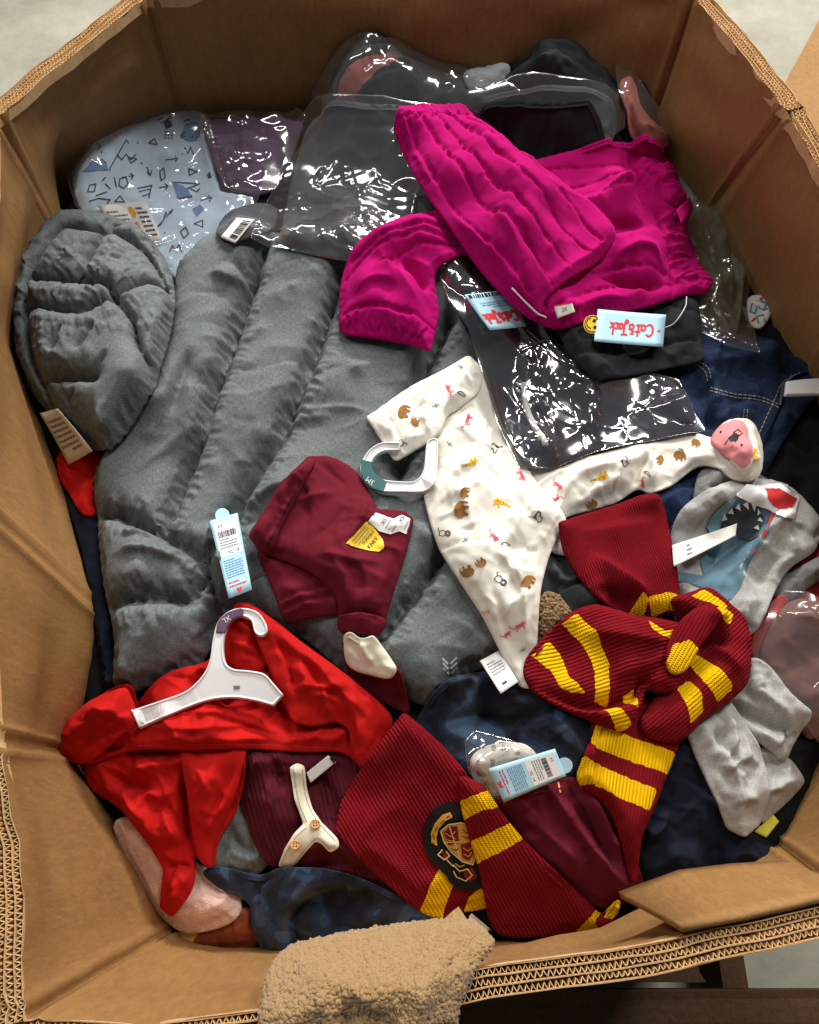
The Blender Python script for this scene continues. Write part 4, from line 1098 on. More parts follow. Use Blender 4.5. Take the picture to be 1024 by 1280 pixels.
shark = cloth('shark_shirt', [(838, 668), (850, 640), (872, 622), (905, 606), (935, 600), (975, 606), (1000, 622), (1030, 660), (1016, 690), (985, 712), (964, 745), (945, 786), (938, 794), (905, 800), (870, 810), (842, 780), (832, 720)], M['marl'],
   label='grey t-shirt with a shark in a red hat print at the right wall', cat='shirt', puff=.022, crumple=.03, wrinkle=.004, sharp=(7,), seed=12,
   folds=[([(862, 668), (880, 645), (915, 625)], .010, .014), ([(915, 745), (925, 700), (960, 660), (1000, 640)], .012, .014), ([(878, 720), (910, 690), (940, 670)], -.010, .01), ([(950, 740), (965, 705), (1000, 690)], -.010, .012), ([(845, 700), (860, 690), (884, 690)], .006, .01)])
decal(shark, [[(880, 720), (875, 700), (884, 665), (900, 640), (925, 622), (950, 628), (968, 640), (960, 668), (938, 700), (925, 735), (912, 752), (890, 740), (860, 728), (842, 726), (846, 714)]], M['shark'], 'shark_print', .0012)
decal(shark, [[(882, 658), (892, 640), (905, 628), (920, 622), (908, 640), (898, 660), (892, 675)]], M['sharklight'], 'shark_print', .0020)
decal(shark, [[(900, 668), (904, 644), (918, 632), (935, 626), (950, 634), (956, 652), (948, 672), (938, 678), (925, 672), (918, 660)]], M['sharkdark'], 'mouth_print', .0026)
decal(shark, [[(900 + 0, 650), (904, 640), (908, 648)], [(908, 640), (913, 633), (916, 641)], [(918, 633), (923, 628), (926, 637)], [(928, 629), (934, 626), (935, 636)], [(938, 628), (944, 630), (941, 638)], [(946, 634), (951, 640), (945, 643)], [(950, 645), (954, 652), (947, 651)], [(949, 658), (951, 665), (944, 661)]], M['printwhite'], 'teeth_print', .0034)
decal(shark, [[(918, 618), (935, 606), (955, 608), (975, 606), (998, 622), (990, 648), (975, 646), (960, 636), (942, 630), (926, 622)]], M['printwhite'], 'hat_print', .0028)
decal(shark, [[(956, 610), (974, 612), (994, 624), (984, 640), (968, 634), (957, 622)]], M['printred'], 'hat_print', .0036)
decal(shark, strokes([[(966, 640), (958, 662), (940, 690)]], 3), M['printred'], 'print_line', .0012)
lab = card('care_label', [(840, 682), (921, 655), (919, 670), (842, 709)], M['label'], shark.o, lift=.006, cap=.014, curl=.001)
fine_lines(lab, .22, .15, .30, .85, 3, M['inkgrey'], seed=6)

# --- bottom left corner
cloth('wrapped_toy', [(206, 1191), (218, 1166), (258, 1154), (305, 1132), (326, 1150), (324, 1178), (300, 1190), (262, 1186), (226, 1198)], None, mats=[M['brownpack'], M['goldpack']], regions=[([(200, 1200), (216, 1164), (256, 1150), (246, 1172), (232, 1200)], 1)],
   label='shiny brown and gold wrapped item in the bottom left corner', cat='package', puff=.025, edge=.025, crumple=.04, wrinkle=.004)
fle = cloth('pink_fleece', [(144, 1030), (165, 1022), (210, 1040), (250, 1080), (292, 1100), (302, 1140), (272, 1160), (226, 1162), (186, 1122), (156, 1068)], M['fleece'], label='pale pink fleece under the red shirt in the bottom left', cat='fleece', puff=.045, edge=.045, crumple=.02)
cloth('grey_puffer_edge', [(268, 1080), (278, 1030), (297, 985), (330, 1040), (340, 1070), (325, 1092), (296, 1096)], M['puffer'], label='small grey quilted piece between the red shirt and the camo cloth', cat='jacket', puff=.03, edge=.03, crumple=.05, folds=[([(290, 1040), (300, 1060), (326, 1068)], -.01, .01)])

tg = card('price_tag', [(122, 256), (183, 252), (204, 300), (150, 308)], M['card'], blue.o, lift=.004, cap=.02, label='white paper tag with an orange dot')
fine_lines(tg, .1, .45, .5, .85, 4, M['inkgrey'], seed=9); fine_lines(tg, .72, .1, .93, .9, 7, M['ink'], seed=10)
a = np.linspace(0, 2 * math.pi, 16, endpoint=False); card_mesh(tg, [[(.62 + .07 * math.cos(q), .76 + .14 * math.sin(q)) for q in a]], M['orange'], 'sticker_dot')
card_mesh(tg, [[(.6 + .05 * math.cos(q), .42 + .1 * math.sin(q)) for q in a]], M['tiger'], 'sticker_dot')
# line drawings on the pajamas
L = [[(104, 215), (128, 190), (138, 213)], [(112, 206), (118, 200), (122, 206), (127, 199), (133, 204)], [(138, 210), (158, 175), (178, 205)], [(147, 194), (152, 200), (158, 193), (164, 200), (170, 193)], [(172, 178), (188, 220)], [(184, 215), (188, 220), (190, 213)],
     [(143, 222), (146, 234)], [(150, 224), (158, 222), (160, 230), (155, 236), (149, 232), (150, 224)], [(200, 215), (205, 210), (207, 222), (202, 226), (200, 215)], [(172, 236), (190, 232), (186, 248)], [(174, 240), (188, 237)], [(178, 246), (188, 242)],
     [(216, 228), (222, 248), (240, 246), (234, 236), (250, 230), (216, 228)], [(238, 236), (246, 240), (250, 236)], [(262, 216), (264, 222), (259, 219), (266, 219), (261, 223), (262, 216)], [(270, 218), (272, 224), (267, 221), (274, 221), (269, 225), (270, 218)],
     [(232, 165), (226, 170), (240, 172), (246, 162)], [(226, 172), (246, 176), (262, 162)], [(230, 152), (236, 150), (236, 158)], [(196, 285), (216, 262), (206, 292)], [(200, 282), (214, 268)], [(226, 290), (232, 284), (236, 292), (230, 298), (226, 290)],
     [(112, 232), (120, 230), (118, 240), (110, 240), (112, 232)], [(112, 252), (124, 248), (138, 250), (132, 258)], [(132, 230), (138, 236)], [(120, 245), (134, 240)], [(128, 226), (132, 222)], [(236, 335), (252, 318)], [(240, 345), (246, 336)]]
rg_ = random.Random(8)
for gx_, gy_ in [(120, 185), (160, 222), (215, 200), (235, 190), (178, 262), (210, 270), (250, 280), (220, 312), (150, 250), (192, 178), (240, 215), (165, 200), (258, 250), (228, 330), (205, 235)]:
    k_ = rg_.randint(0, 3); r_ = rg_.uniform(5, 8); a_ = rg_.uniform(0, 6)
    if k_ == 0: L += [[(gx_ + r_ * math.cos(a_ + 2.1 * i), gy_ + r_ * .7 * math.sin(a_ + 2.1 * i)) for i in range(4)]]
    elif k_ == 1: L += [[(gx_ - r_, gy_), (gx_ + r_, gy_ - 2)], [(gx_ + r_ - 4, gy_ - 5), (gx_ + r_, gy_ - 2), (gx_ + r_ - 3, gy_ + 2)]]
    elif k_ == 2: L += [[(gx_ + .6 * r_ * math.cos(q), gy_ + .6 * r_ * math.sin(q)) for q in np.linspace(0, 6.3, 9)], [(gx_ + r_, gy_), (gx_ + 1.6 * r_, gy_)]]
    else: L += [[(gx_ - r_, gy_ + 3), (gx_ - r_ / 2, gy_ - 5), (gx_, gy_ + 2), (gx_ + r_ / 2, gy_ - 6), (gx_ + r_, gy_ + 3)]]
decal(blue, strokes(L, 1.5), M['inknavy'], 'line_print')
decal(blue, [[(104, 215), (112, 206), (118, 200), (122, 206), (127, 199), (134, 206), (136, 213)], [(216, 228), (222, 248), (240, 246), (234, 236), (228, 232)], [(226, 170), (232, 155), (244, 152), (252, 160), (250, 172), (240, 178), (232, 176)], [(240, 262), (250, 256), (256, 262), (246, 272)]], M['inksteel'], 'shape_print')
decal(blue, [[(196 + 0, 150), (204, 146), (203, 156)], [(204, 152), (214, 146), (216, 158), (208, 162)]] + [rect(206 + 4 * i, 164 + 4 * j, 208 + 4 * i, 166 + 4 * j) for i in range(3) for j in range(3)], M['inknavy'], 'animal_print')
bag([(66, 206), (84, 188), (160, 154), (215, 137), (242, 131), (262, 148), (274, 200), (286, 240), (330, 246), (306, 290), (275, 318), (242, 362), (195, 325), (120, 288), (98, 264), (84, 216)], M['filmsoft'], 'clear bag around the pale blue pajamas', 37, flow=((100, 210), (260, 240)), crumple=.04)
bag([(248, 152), (300, 145), (374, 151), (386, 170), (346, 246), (292, 248), (262, 200)], M['film'], 'clear bag around the mauve top', 38, flow=((262, 160), (370, 180)), crumple=.02, wrinkle=.002)
# --- the grey puffer jacket
jk = thing('puffer_jacket', 'grey heather quilted puffer jacket with hood lying across the middle', 'jacket', (350, 560))
body = cloth('body', [(222, 350), (258, 308), (300, 296), (330, 300), (430, 326), (500, 330), (570, 330), (610, 430), (612, 560), (640, 650), (660, 740), (640, 800), (612, 832), (575, 850), (545, 884), (500, 872), (430, 840), (380, 800), (340, 796), (300, 762), (272, 800), (250, 836), (210, 852), (150, 866), (146, 800), (134, 740), (126, 660), (124, 590), (170, 520), (208, 440)],
   M['puffer'], jk, vol=True, groove=(.007, .0030), hemlift=0, rf=((110, .004, .010, .09, None, 50), (90, .0016, .005, .05, None, 60)), res=.0055, puff=.052, edge=.055, crumple=.02, caniso=.015, cdir=((210, 420), (260, 690)), iters=90, hold=.05, bend=.12, wrinkle=.003, wl=.06, seed=5, seam_w=.034, seam_d=.92, along=((240, 400), (210, 700)),
   seams=[[(330, 316), (305, 400), (275, 480), (245, 575), (205, 672)], [(428, 336), (412, 400), (378, 490), (352, 552), (300, 640), (266, 705)], [(565, 400), (535, 455), (515, 525), (500, 600)], [(560, 690), (520, 745), (475, 800)],
          [(124, 640), (160, 650), (205, 674), (240, 690), (262, 708)], [(136, 756), (170, 750), (205, 748), (240, 752), (262, 716)], [(262, 708), (268, 745), (300, 762)]],
   gather=[([(124, 640), (205, 674), (262, 708)], .14, .03), ([(136, 756), (205, 748), (262, 716)], .14, .03), ([(428, 336), (378, 490), (300, 640)], .06, .015), ([(330, 316), (275, 480), (205, 672)], .06, .015)],
   folds=puckers([[(330, 316), (305, 400), (275, 480), (245, 575), (205, 672)], [(428, 336), (412, 400), (378, 490), (352, 552), (300, 640), (266, 705)], [(565, 400), (535, 455), (515, 525), (500, 600)], [(560, 690), (520, 745), (475, 800)]], 22, 8, .0022, .0032) + puckers([[(124, 640), (160, 650), (205, 674), (240, 690), (262, 708)], [(136, 756), (170, 750), (205, 748), (240, 752), (262, 716)]], 34, 10, .0034, .0046) + [([(300, 640), (350, 612), (400, 618)], .010, .016), ([(255, 650), (275, 690), (280, 730)], .016, .016), ([(290, 660), (345, 640)], -.006, .012), ([(330, 560), (360, 530), (420, 520)], .006, .014), ([(240, 790), (262, 770), (270, 740)], -.012, .012), ([(140, 690), (185, 688), (235, 705)], .010, .012), ([(150, 668), (180, 665), (205, 676)], .008, .008),
          ([(260, 340), (290, 350), (320, 345)], .008, .012), ([(290, 320), (310, 345), (330, 350)], -.010, .008), ([(225, 460), (250, 520), (230, 560)], .006, .02), ([(205, 530), (225, 470), (235, 430)], -.010, .014)])
H_before = H.copy()
hood = cloth('hood', [(74, 304), (102, 287), (148, 288), (186, 303), (208, 330), (220, 366), (216, 420), (197, 480), (172, 530), (142, 564), (112, 562), (78, 532), (42, 492), (28, 440), (27, 386), (36, 350), (54, 325)], M['puffer'], jk,
   vol=True, groove=(.0095, .0034), hemlift=0, rf=((110, .004, .009, .07, None, 60), (90, .0016, .005, .04, None, 60)), res=.0045, puff=.085, edge=.075, crumple=.045, iters=150, hold=.045, bend=.06, wrinkle=.003, wl=.03, seed=15, seam_w=.026, seam_d=.34, bridge=.02, soft=.02, along=((100, 280), (130, 540)),
   seams=[[(62, 498), (44, 450), (40, 400), (46, 362), (64, 332), (90, 306), (120, 308), (150, 308), (180, 318), (198, 338), (208, 362)], [(150, 290), (130, 330), (108, 372)], [(46, 364), (76, 370), (108, 372), (140, 374), (152, 392)], [(40, 398), (65, 404), (95, 410), (125, 404), (152, 392)], [(152, 392), (175, 374), (206, 352)], [(152, 392), (172, 412), (176, 436), (183, 452), (178, 470)], [(58, 480), (95, 486), (130, 490)]],
   gather=[([(46, 364), (108, 372), (152, 392)], .22, .02), ([(40, 398), (95, 410), (152, 392)], .22, .025), ([(90, 306), (150, 308), (198, 338)], .12, .02), ([(44, 450), (46, 362), (90, 306)], .15, .02)],
   folds=puckers([[(46, 364), (76, 370), (108, 372), (140, 374), (152, 392)], [(40, 398), (65, 404), (95, 410), (125, 404), (152, 392)], [(150, 290), (130, 330), (108, 372)], [(152, 392), (175, 374), (206, 352)], [(40, 440), (46, 362), (64, 332), (90, 306), (150, 308), (198, 338)]], 16, 9, .0022, .0032) + [([(90, 440), (110, 415), (120, 400)], -.008, .006), ([(58, 440), (72, 420), (78, 405)], -.008, .006), ([(105, 470), (122, 450), (134, 435)], -.007, .006), ([(145, 505), (165, 475), (178, 458)], -.008, .006), ([(132, 545), (146, 530), (160, 505)], -.008, .007), ([(134, 340), (136, 358), (142, 372)], -.006, .005), ([(68, 490), (82, 486), (90, 480)], -.008, .005)])
lab = card('care_label', [(118, 563), (88, 580), (52, 516), (74, 510)], M['label'], jk, lift=.003, cap=.02, curl=.002, label='white care label sticking out below the hood')
fine_lines(lab, .2, .15, .9, .85, 7, M['inkgrey'], seed=3)
def hang_tag(parent, quad, seed, knob, kr=9):
    t = card('hang_tag', quad, M['cardblue'], parent, lift=.004, cap=.02, curl=.0, label='pale blue paper hang tag with a price sticker')
    card_mesh(t, [rect(.10, .50, .90, .93)], M['card'], 'price_sticker', .0002)
    k = t
    card_text(t, 'XS', .30, .89, .055, M['ink']); card_text(t, 'XL 14', .60, .535, .06, M['ink'])
    fine_lines(t, .18, .74, .82, .82, 26, M['ink'], 'barcode', seed, True)
    fine_lines(t, .16, .59, .80, .73, 4, M['inkgrey'], seed=seed + 1)
    fine_lines(t, .14, .22, .86, .46, 8, M['inkblue'], seed=seed + 2); fine_lines(t, .14, .10, .86, .19, 2, M['inkred'], seed=seed + 3)
    card_mesh(t, [[(.44, .02), (.58, .03), (.62, .09), (.5, .075), (.40, .09)]], M['inkred'], 'logo_mark', .0003)
    c = plane_under(quad, .003, .02)
    a = np.linspace(0, 2 * math.pi, 14, endpoint=False)
    plate('tag_tab', [(knob[0] + kr * math.cos(q), knob[1] + kr * math.sin(q)) for q in a], M['cardblue'], parent, c, .0009, sub=2)
    return t
hang_tag(jk, [(262, 651), (297, 641), (315, 737), (286, 748)], 40, (278, 644), 9)
lg = strokes([[(553 + i * .5, 823 + 6 * i), (559 + i * .5, 829 + 6 * i)] for i in range(3)] + [[(563 + i * .5, 829 + 6 * i), (570 + i * .5, 822 + 6 * i)] for i in range(3)], 2.6)
decal(body, lg, M['logo'], 'logo_print', .0009)

# thin dark item with a barcode label between pajamas and grey bag
dt = cloth('dark_garment', [(272, 296), (284, 270), (318, 258), (345, 262), (342, 290), (318, 300), (292, 306)], M['greybag'], label='dark garment with a white barcode label between the pajamas and the large grey bag', cat='clothes', puff=.012, crumple=.05)
lb = card('barcode_label', [(276, 296), (296, 272), (318, 274), (294, 304)], M['card'], dt.o, lift=.003, cap=.01)
fine_lines(lb, .1, .1, .9, .55, 16, M['ink'], 'barcode', 5, True)
# --- large grey bag in the middle of the back
gH = cloth('grey_sweatshirt', [(352, 294), (365, 232), (382, 172), (402, 150), (450, 142), (520, 146), (560, 196), (600, 262), (560, 302), (500, 320), (430, 326), (372, 316), (346, 308)], None, mats=[M['greybag'], M['pinkc'], M['charcoal']],
   regions=[([(356, 306), (372, 278), (450, 270), (520, 250), (600, 262), (500, 318), (430, 318), (372, 308)], 2), ([(340, 306), (372, 309), (430, 318), (432, 332), (372, 322), (340, 314)], 1)], label='slate grey folded sweatshirt with a pink edge in the large bag', cat='sweatshirt', puff=.03, edge=.03, crumple=.015, folds=[([(385, 200), (450, 170), (540, 190)], .006, .02)])
bag([(314, 302), (340, 246), (370, 172), (396, 146), (480, 136), (560, 150), (620, 270), (522, 324), (432, 333), (372, 321), (338, 315)], M['filmgrey'], 'large milky clear bag around the slate grey sweatshirt', 39, flow=((380, 190), (560, 260)), crumple=.07, caniso=.03, cdir=((400, 150), (470, 320)), wrinkle=.005)
bag([(852, 260), (905, 261), (959, 279), (956, 306), (936, 345), (930, 395), (946, 448), (905, 438), (860, 414), (842, 380), (836, 300)], M['film'], 'clear bag around the olive garment at the right wall', 40, rf=((1500, .0022, .0036, .08, None, 180), (300, .007, .013, .12, None, 180)), crumple=.10, wrinkle=.006)
# --- middle: small pieces seen between the onesie and the scarf
cloth('charcoal_pants', [(660, 700), (700, 690), (740, 690), (760, 730), (740, 780), (700, 790), (668, 760)], M['charcoal'], label='charcoal cloth in the gap between the onesie leg and the maroon hood', cat='clothes', puff=.02, crumple=.05, folds=[([(690, 700), (700, 730), (735, 720)], .008, .01)])
cloth('black_pants', [(690, 752), (735, 730), (765, 750), (740, 800), (700, 800)], M['black'], label='black cloth just below the charcoal cloth in the gap', cat='clothes', puff=.02, crumple=.04)
gsh = cloth('brown_sherpa_jacket', [(640, 850), (655, 790), (668, 756), (690, 744), (712, 770), (700, 800), (675, 830), (655, 850)], M['sherpa2'], label='brown sherpa fleece patch between the onesie leg and the scarf', cat='fleece', puff=.02, crumple=.04, wrinkle=.004, wl=.015)
# --- navy camo clothes
cam1 = cloth('camo_pants', [(520, 908), (548, 862), (580, 846), (640, 838), (690, 850), (745, 905), (745, 960), (700, 985), (640, 970), (600, 990), (570, 985), (540, 935)], M['camo'], label='navy camouflage pants in the middle below the grey jacket', cat='pants', puff=.035, edge=.035, crumple=.03, wrinkle=.005, wl=.06, seed=6,
   folds=[([(560, 865), (580, 850), (600, 862)], .010, .010), ([(545, 905), (600, 890), (680, 900)], -.012, .014), ([(620, 905), (660, 880), (700, 885)], .010, .018)])
pt = card('price_tag', [(600, 826), (624, 813), (648, 852), (626, 867)], M['card'], cam1.o, lift=.010, cap=.03, label='white printed paper tag')
fine_lines(pt, .15, .45, .85, .85, 5, M['inkgrey'], seed=12); fine_lines(pt, .3, .1, .7, .25, 1, M['ink'], seed=13)
# --- white animal onesie
on = thing('animal_onesie', 'white footed baby onesie printed with small animals', 'onesie', (640, 640))
o_leg2 = cloth('leg', [(640, 596), (690, 588), (740, 574), (800, 556), (860, 545), (900, 553), (935, 575), (948, 592), (936, 602), (915, 600), (898, 588), (872, 584), (836, 610), (812, 618), (796, 613), (765, 632), (705, 650), (712, 672), (722, 694), (690, 692), (650, 660)], M['white'], on, puff=.024, edge=.024, crumple=.018, wrinkle=.004, seed=4,
   folds=[([(690, 600), (760, 590), (850, 555)], .006, .016), ([(800, 612), (798, 590), (812, 572), (825, 560)], -.010, .008), ([(800, 560), (815, 585), (810, 612)], .006, .010), ([(840, 600), (865, 578), (905, 570)], .006, .012), ([(700, 645), (760, 610), (800, 600)], .006, .014)])
o_body = cloth('body', [(546, 550), (560, 520), (586, 470), (602, 462), (640, 530), (664, 596), (706, 648), (694, 676), (684, 702), (675, 740), (671, 790), (668, 838), (663, 862), (650, 860), (600, 768), (570, 722), (548, 684), (534, 640), (530, 610), (542, 592)], M['white'], on, puff=.022, edge=.024, crumple=.012, wrinkle=.003, seed=9, sharp=(12, 13), seams=[[(550, 687), (580, 682), (620, 683), (668, 692)]], seam_w=.006, seam_d=.15, groove=(.0022, .0024),
   folds=[([(590, 540), (600, 600), (590, 650)], .004, .02), ([(640, 600), (660, 640), (690, 660)], .006, .014), ([(556, 600), (580, 630), (600, 680)], .004, .014), ([(640, 700), (655, 760), (658, 840)], .006, .010), ([(620, 690), (640, 715), (650, 740)], .006, .009), ([(600, 700), (622, 760), (648, 835)], -.004, .012), ([(660, 690), (648, 705), (640, 730)], .005, .008)])
o_leg = o_body
o_sl = cloth('sleeve', [(458, 524), (520, 484), (586, 448), (600, 466), (598, 492), (560, 522), (548, 545), (494, 579)], M['white'], on, puff=.014, edge=.014, crumple=.012, wrinkle=.002, sharp=(0, 2, 7), seed=10, folds=[([(545, 540), (562, 505), (590, 455)], .006, .008), ([(478, 512), (505, 562)], -.003, .004, 'full')])
decal(o_body, strokes([resample(catmull([(548, 548), (549, 580), (545, 600), (534, 620)], False), 3, False)], 4.5), M['cream'], 'neck_binding', .0012)
foot = cloth('foot', [(888, 550), (902, 532), (920, 526), (938, 529), (948, 550), (951, 580), (944, 600), (930, 597), (912, 580), (895, 564)], None, on, mats=[M['white'], M['pinksole']], regions=[([(884, 552), (900, 530), (918, 524), (930, 527), (932, 550), (938, 580), (930, 588), (912, 572), (893, 562)], 1)], puff=.022, edge=.02, crumple=.01)
decal(foot, [[(910, 548), (918, 541), (924, 544), (922, 551), (914, 552)]] + strokes([[(916, 541), (922, 537), (926, 540)], [(910, 550), (906, 556)], [(920, 552), (916, 558)], [(924, 545), (928, 541)]], 1.0), M['ink'], 'face_print')
decal(foot, [rect(900, 539, 902.5, 541.5), rect(926, 555, 928.5, 558)], M['ink'], 'face_print')
decal(foot, [[(942, 560), (946, 562), (947, 572), (943, 578), (941, 570)]], M['giraffe'], 'giraffe_print')
ELE = [[(-1, -.2), (-.75, -.65), (-.2, -.8), (.3, -.8), (.65, -.6), (.95, -.25), (1.02, .25), (.9, .7), (.78, .68), (.8, .25), (.6, .15), (.5, .3), (.5, .8), (.2, .8), (.18, .42), (-.25, .42), (-.3, .8), (-.62, .8), (-.66, .35), (-.92, .2)]]
GIR = [[(-1, .1), (-.7, -.28), (-.2, -.3), (.1, -.28), (.9, -.12), (1.1, -.18), (1.25, -.05), (1.12, .04), (.9, .04), (.1, .1), (-.1, .25), (-.08, .6), (-.22, .62), (-.3, .3), (-.6, .3), (-.66, .62), (-.8, .6), (-.82, .25)]]
TIG = [[(-.9, -.1), (-.6, -.35), (.4, -.35), (.7, -.5), (1, -.3), (.95, 0), (.65, .1), (.6, .6), (.42, .6), (.38, .15), (-.4, .15), (-.45, .6), (-.66, .6), (-.7, .1)]]
TIGL = [[(-.9, -.1), (-1.25, -.3), (-1.3, -.7)], [(-.4, -.35), (-.35, .05)], [(-.1, -.35), (-.05, .05)], [(.2, -.35), (.25, .05)], [(.5, -.38), (.5, .05)]]
th_ = np.linspace(0, 2 * math.pi, 15)
LION = [[(.5 + .42 * math.cos(q), .42 * math.sin(q)) for q in th_], [(.5 + .24 * math.cos(q), .24 * math.sin(q)) for q in th_], [(.1, -.25), (-.5, -.35), (-.8, 0), (-.75, .5), (-.2, .55), (.2, .35)], [(-.8, -.1), (-1.1, -.3), (-1.05, -.6)]]
TREE = [[(-1.1, 0), (-.2, .02)], [(-.5, .02), (-.2, -.25)], [(-.5, .02), (-.2, .3)], [(-.2, -.3), (.1, -.7), (.4, -.5), (.3, -.1), (.6, .1), (.4, .6), (.1, .65), (-.1, .35), (-.2, .1), (-.2, -.3)]]
LEAF = [[(-.7, .5), (0, 0), (.6, -.5)], [(0, 0), (.4, .3)], [(0, 0), (-.2, -.5)]]
CLOUD = [[(-.8, .2), (-.5, -.2), (0, -.3), (.4, -.15), (.8, 0), (.6, .25), (-.8, .2)]]
def motif(g, kind, c, s, rot, flip=False):
    c = np.array(c, float)
    if kind == 'E': decal(g, place(ELE, c, s, rot, flip), M['elephant'], 'elephant_print')
    if kind == 'G':
        o = decal(g, place(GIR, c, s, rot, flip), M['giraffe'], 'giraffe_print')
        decal(g, strokes(place([[(-.6, -.1), (-.5, .05)], [(-.3, -.1), (-.2, .05)], [(.1, -.15), (.15, -.05)], [(.5, -.12), (.55, -.04)]], c, s, rot, flip), 1.2), M['elephant'], 'spot_print', .0012)
    if kind == 'T':
        decal(g, place(TIG, c, s, rot, flip), M['tiger'], 'tiger_print'); decal(g, strokes(place(TIGL, c, s, rot, flip), .9), M['inkred'], 'stripe_print', .0012)
    if kind in 'LRFC': decal(g, strokes(place({'L': LION, 'R': TREE, 'F': LEAF, 'C': CLOUD}[kind], c, s, rot, flip), 1.0), M['teal'] if kind == 'F' else M['lineink'], {'L': 'lion_print', 'R': 'tree_print', 'F': 'leaf_print', 'C': 'cloud_print'}[kind])
for k in [('E', (505, 515), 9, -70), ('E', (519, 527), 6, -140), ('F', (545, 507), 5, 20), ('L', (499, 556), 8, 150), ('T', (562, 487), 7, -110), ('C', (577, 492), 7, 30), ('F', (576, 459), 4, 60)]: motif(o_sl, *k)
for k in [('T', (585, 525), 8, -70), ('R', (619, 560), 9, 170), ('F', (562, 555), 5, 80), ('G', (588, 579), 10, 165), ('E', (581, 616), 7, -80), ('E', (577, 637), 11, -85), ('G', (627, 629), 11, 25), ('R', (672, 646), 10, 0), ('L', (556, 666), 8, 10), ('T', (617, 671), 7, 40), ('F', (582, 675), 5, 0), ('T', (651, 594), 8, 70), ('C', (632, 680), 7, 10), ('R', (548, 560), 3, 0)]: motif(o_body, *k)
for k in [('E', (584, 714), 9, 165), ('E', (601, 703), 7, 150), ('L', (626, 725), 9, 45), ('E', (660, 727), 9, -50), ('T', (607, 766), 9, -15), ('T', (650, 783), 9, -25), ('T', (634, 793), 6, -30), ('F', (654, 812), 5, 10)]: motif(o_leg, *k)
for k in [('T', (697, 607), 7, 40), ('T', (695, 623), 6, 150), ('G', (750, 597), 11, 165), ('R', (780, 577), 9, 10), ('E', (740, 630), 7, 150), ('E', (825, 575), 6, 80), ('E', (850, 570), 8, 5), ('E', (870, 554), 6, 20), ('T', (803, 604), 6, 90), ('C', (810, 592), 6, 40), ('E', (692, 687), 8, 80), ('F', (715, 577), 3, 0), ('F', (874, 586), 3, 20), ('F', (930, 575), 4, 0), ('F', (852, 562), 4, 60)]: motif(o_leg2, *k)
# its hanger
hq = [(455, 560), (545, 530), (545, 612), (470, 612)]
c = plane_under(hq, .006, .03)
hg = thing('clothes_hanger', 'small white hanger with a teal size clip in the onesie neck', 'hanger', loc=onto_plane([(540, 590)], c)[0])
def ring(outer, inner): return outer + inner[::-1]
hook = [(500, 553), (478, 553), (462, 562), (452, 578), (451, 592), (460, 606), (478, 614), (500, 615), (532, 614), (545, 600), (548, 560), (546, 548), (534, 552), (530, 585), (524, 597), (514, 602), (482, 600), (470, 594), (464, 584), (468, 572), (480, 564), (500, 563)]
FH = draped(H, .05, .03)
plate('hook', hook, M['plastic'], hg, c, .005, rim=.0012, sharp=(0, 21), surf=FH, h=.006)
cl = plate('size_clip', [(452, 574), (466, 577), (465, 585), (471, 594), (483, 601), (479, 615), (462, 608), (452, 594)], M['clipgreen'], hg, c, .003, h=.0085, sharp=(0, 1, 4, 5), surf=FH)
def text_on_plane(s, px, size_px, rot, mat, parent, c, h, name='lettering', surf=None):
    V, F = text_tris(s); a = math.radians(rot); R = np.array([[math.cos(a), -math.sin(a)], [math.sin(a), math.cos(a)]])
    P = (V * [1, -1] * size_px) @ R.T + px; cc = np.array(c, float); cc[2] += h
    return mesh_object(name, onto_plane(P, cc) if surf is None else march(P, surf, h), F, mat, parent, smooth=False)
text_on_plane('3M', (463, 601), 9, 215, M['card'], cl, c, .0092, surf=FH)
# --- bagged navy sweatpants
nv = cloth('navy_joggers', [(552, 338), (580, 330), (640, 368), (700, 402), (745, 440), (842, 482), (872, 543), (800, 553), (740, 566), (690, 584), (652, 584), (626, 525), (602, 450), (576, 402)], M['navybag'], label='dark navy joggers with a white drawstring in a bag', cat='joggers', puff=.026, edge=.02, crumple=.02, wrinkle=.004, sharp=(6, 10),
   folds=[([(620, 430), (660, 480), (670, 560)], .008, .02), ([(700, 470), (740, 520), (760, 560)], .006, .02)])
cord('drawstring', [(655, 478), (656, 500), (664, 525), (678, 548), (682, 556)], .0042, M['string'], nv.o, .003)
bag([(545, 342), (558, 323), (600, 330), (650, 364), (700, 404), (742, 448), (846, 478), (879, 545), (800, 556), (740, 569), (690, 590), (648, 591), (620, 535), (600, 470), (585, 420), (560, 385)], M['film'], 'clear crinkled bag around the navy joggers', 41, flow=((600, 360), (740, 570)), crumple=.09, wrinkle=.006)
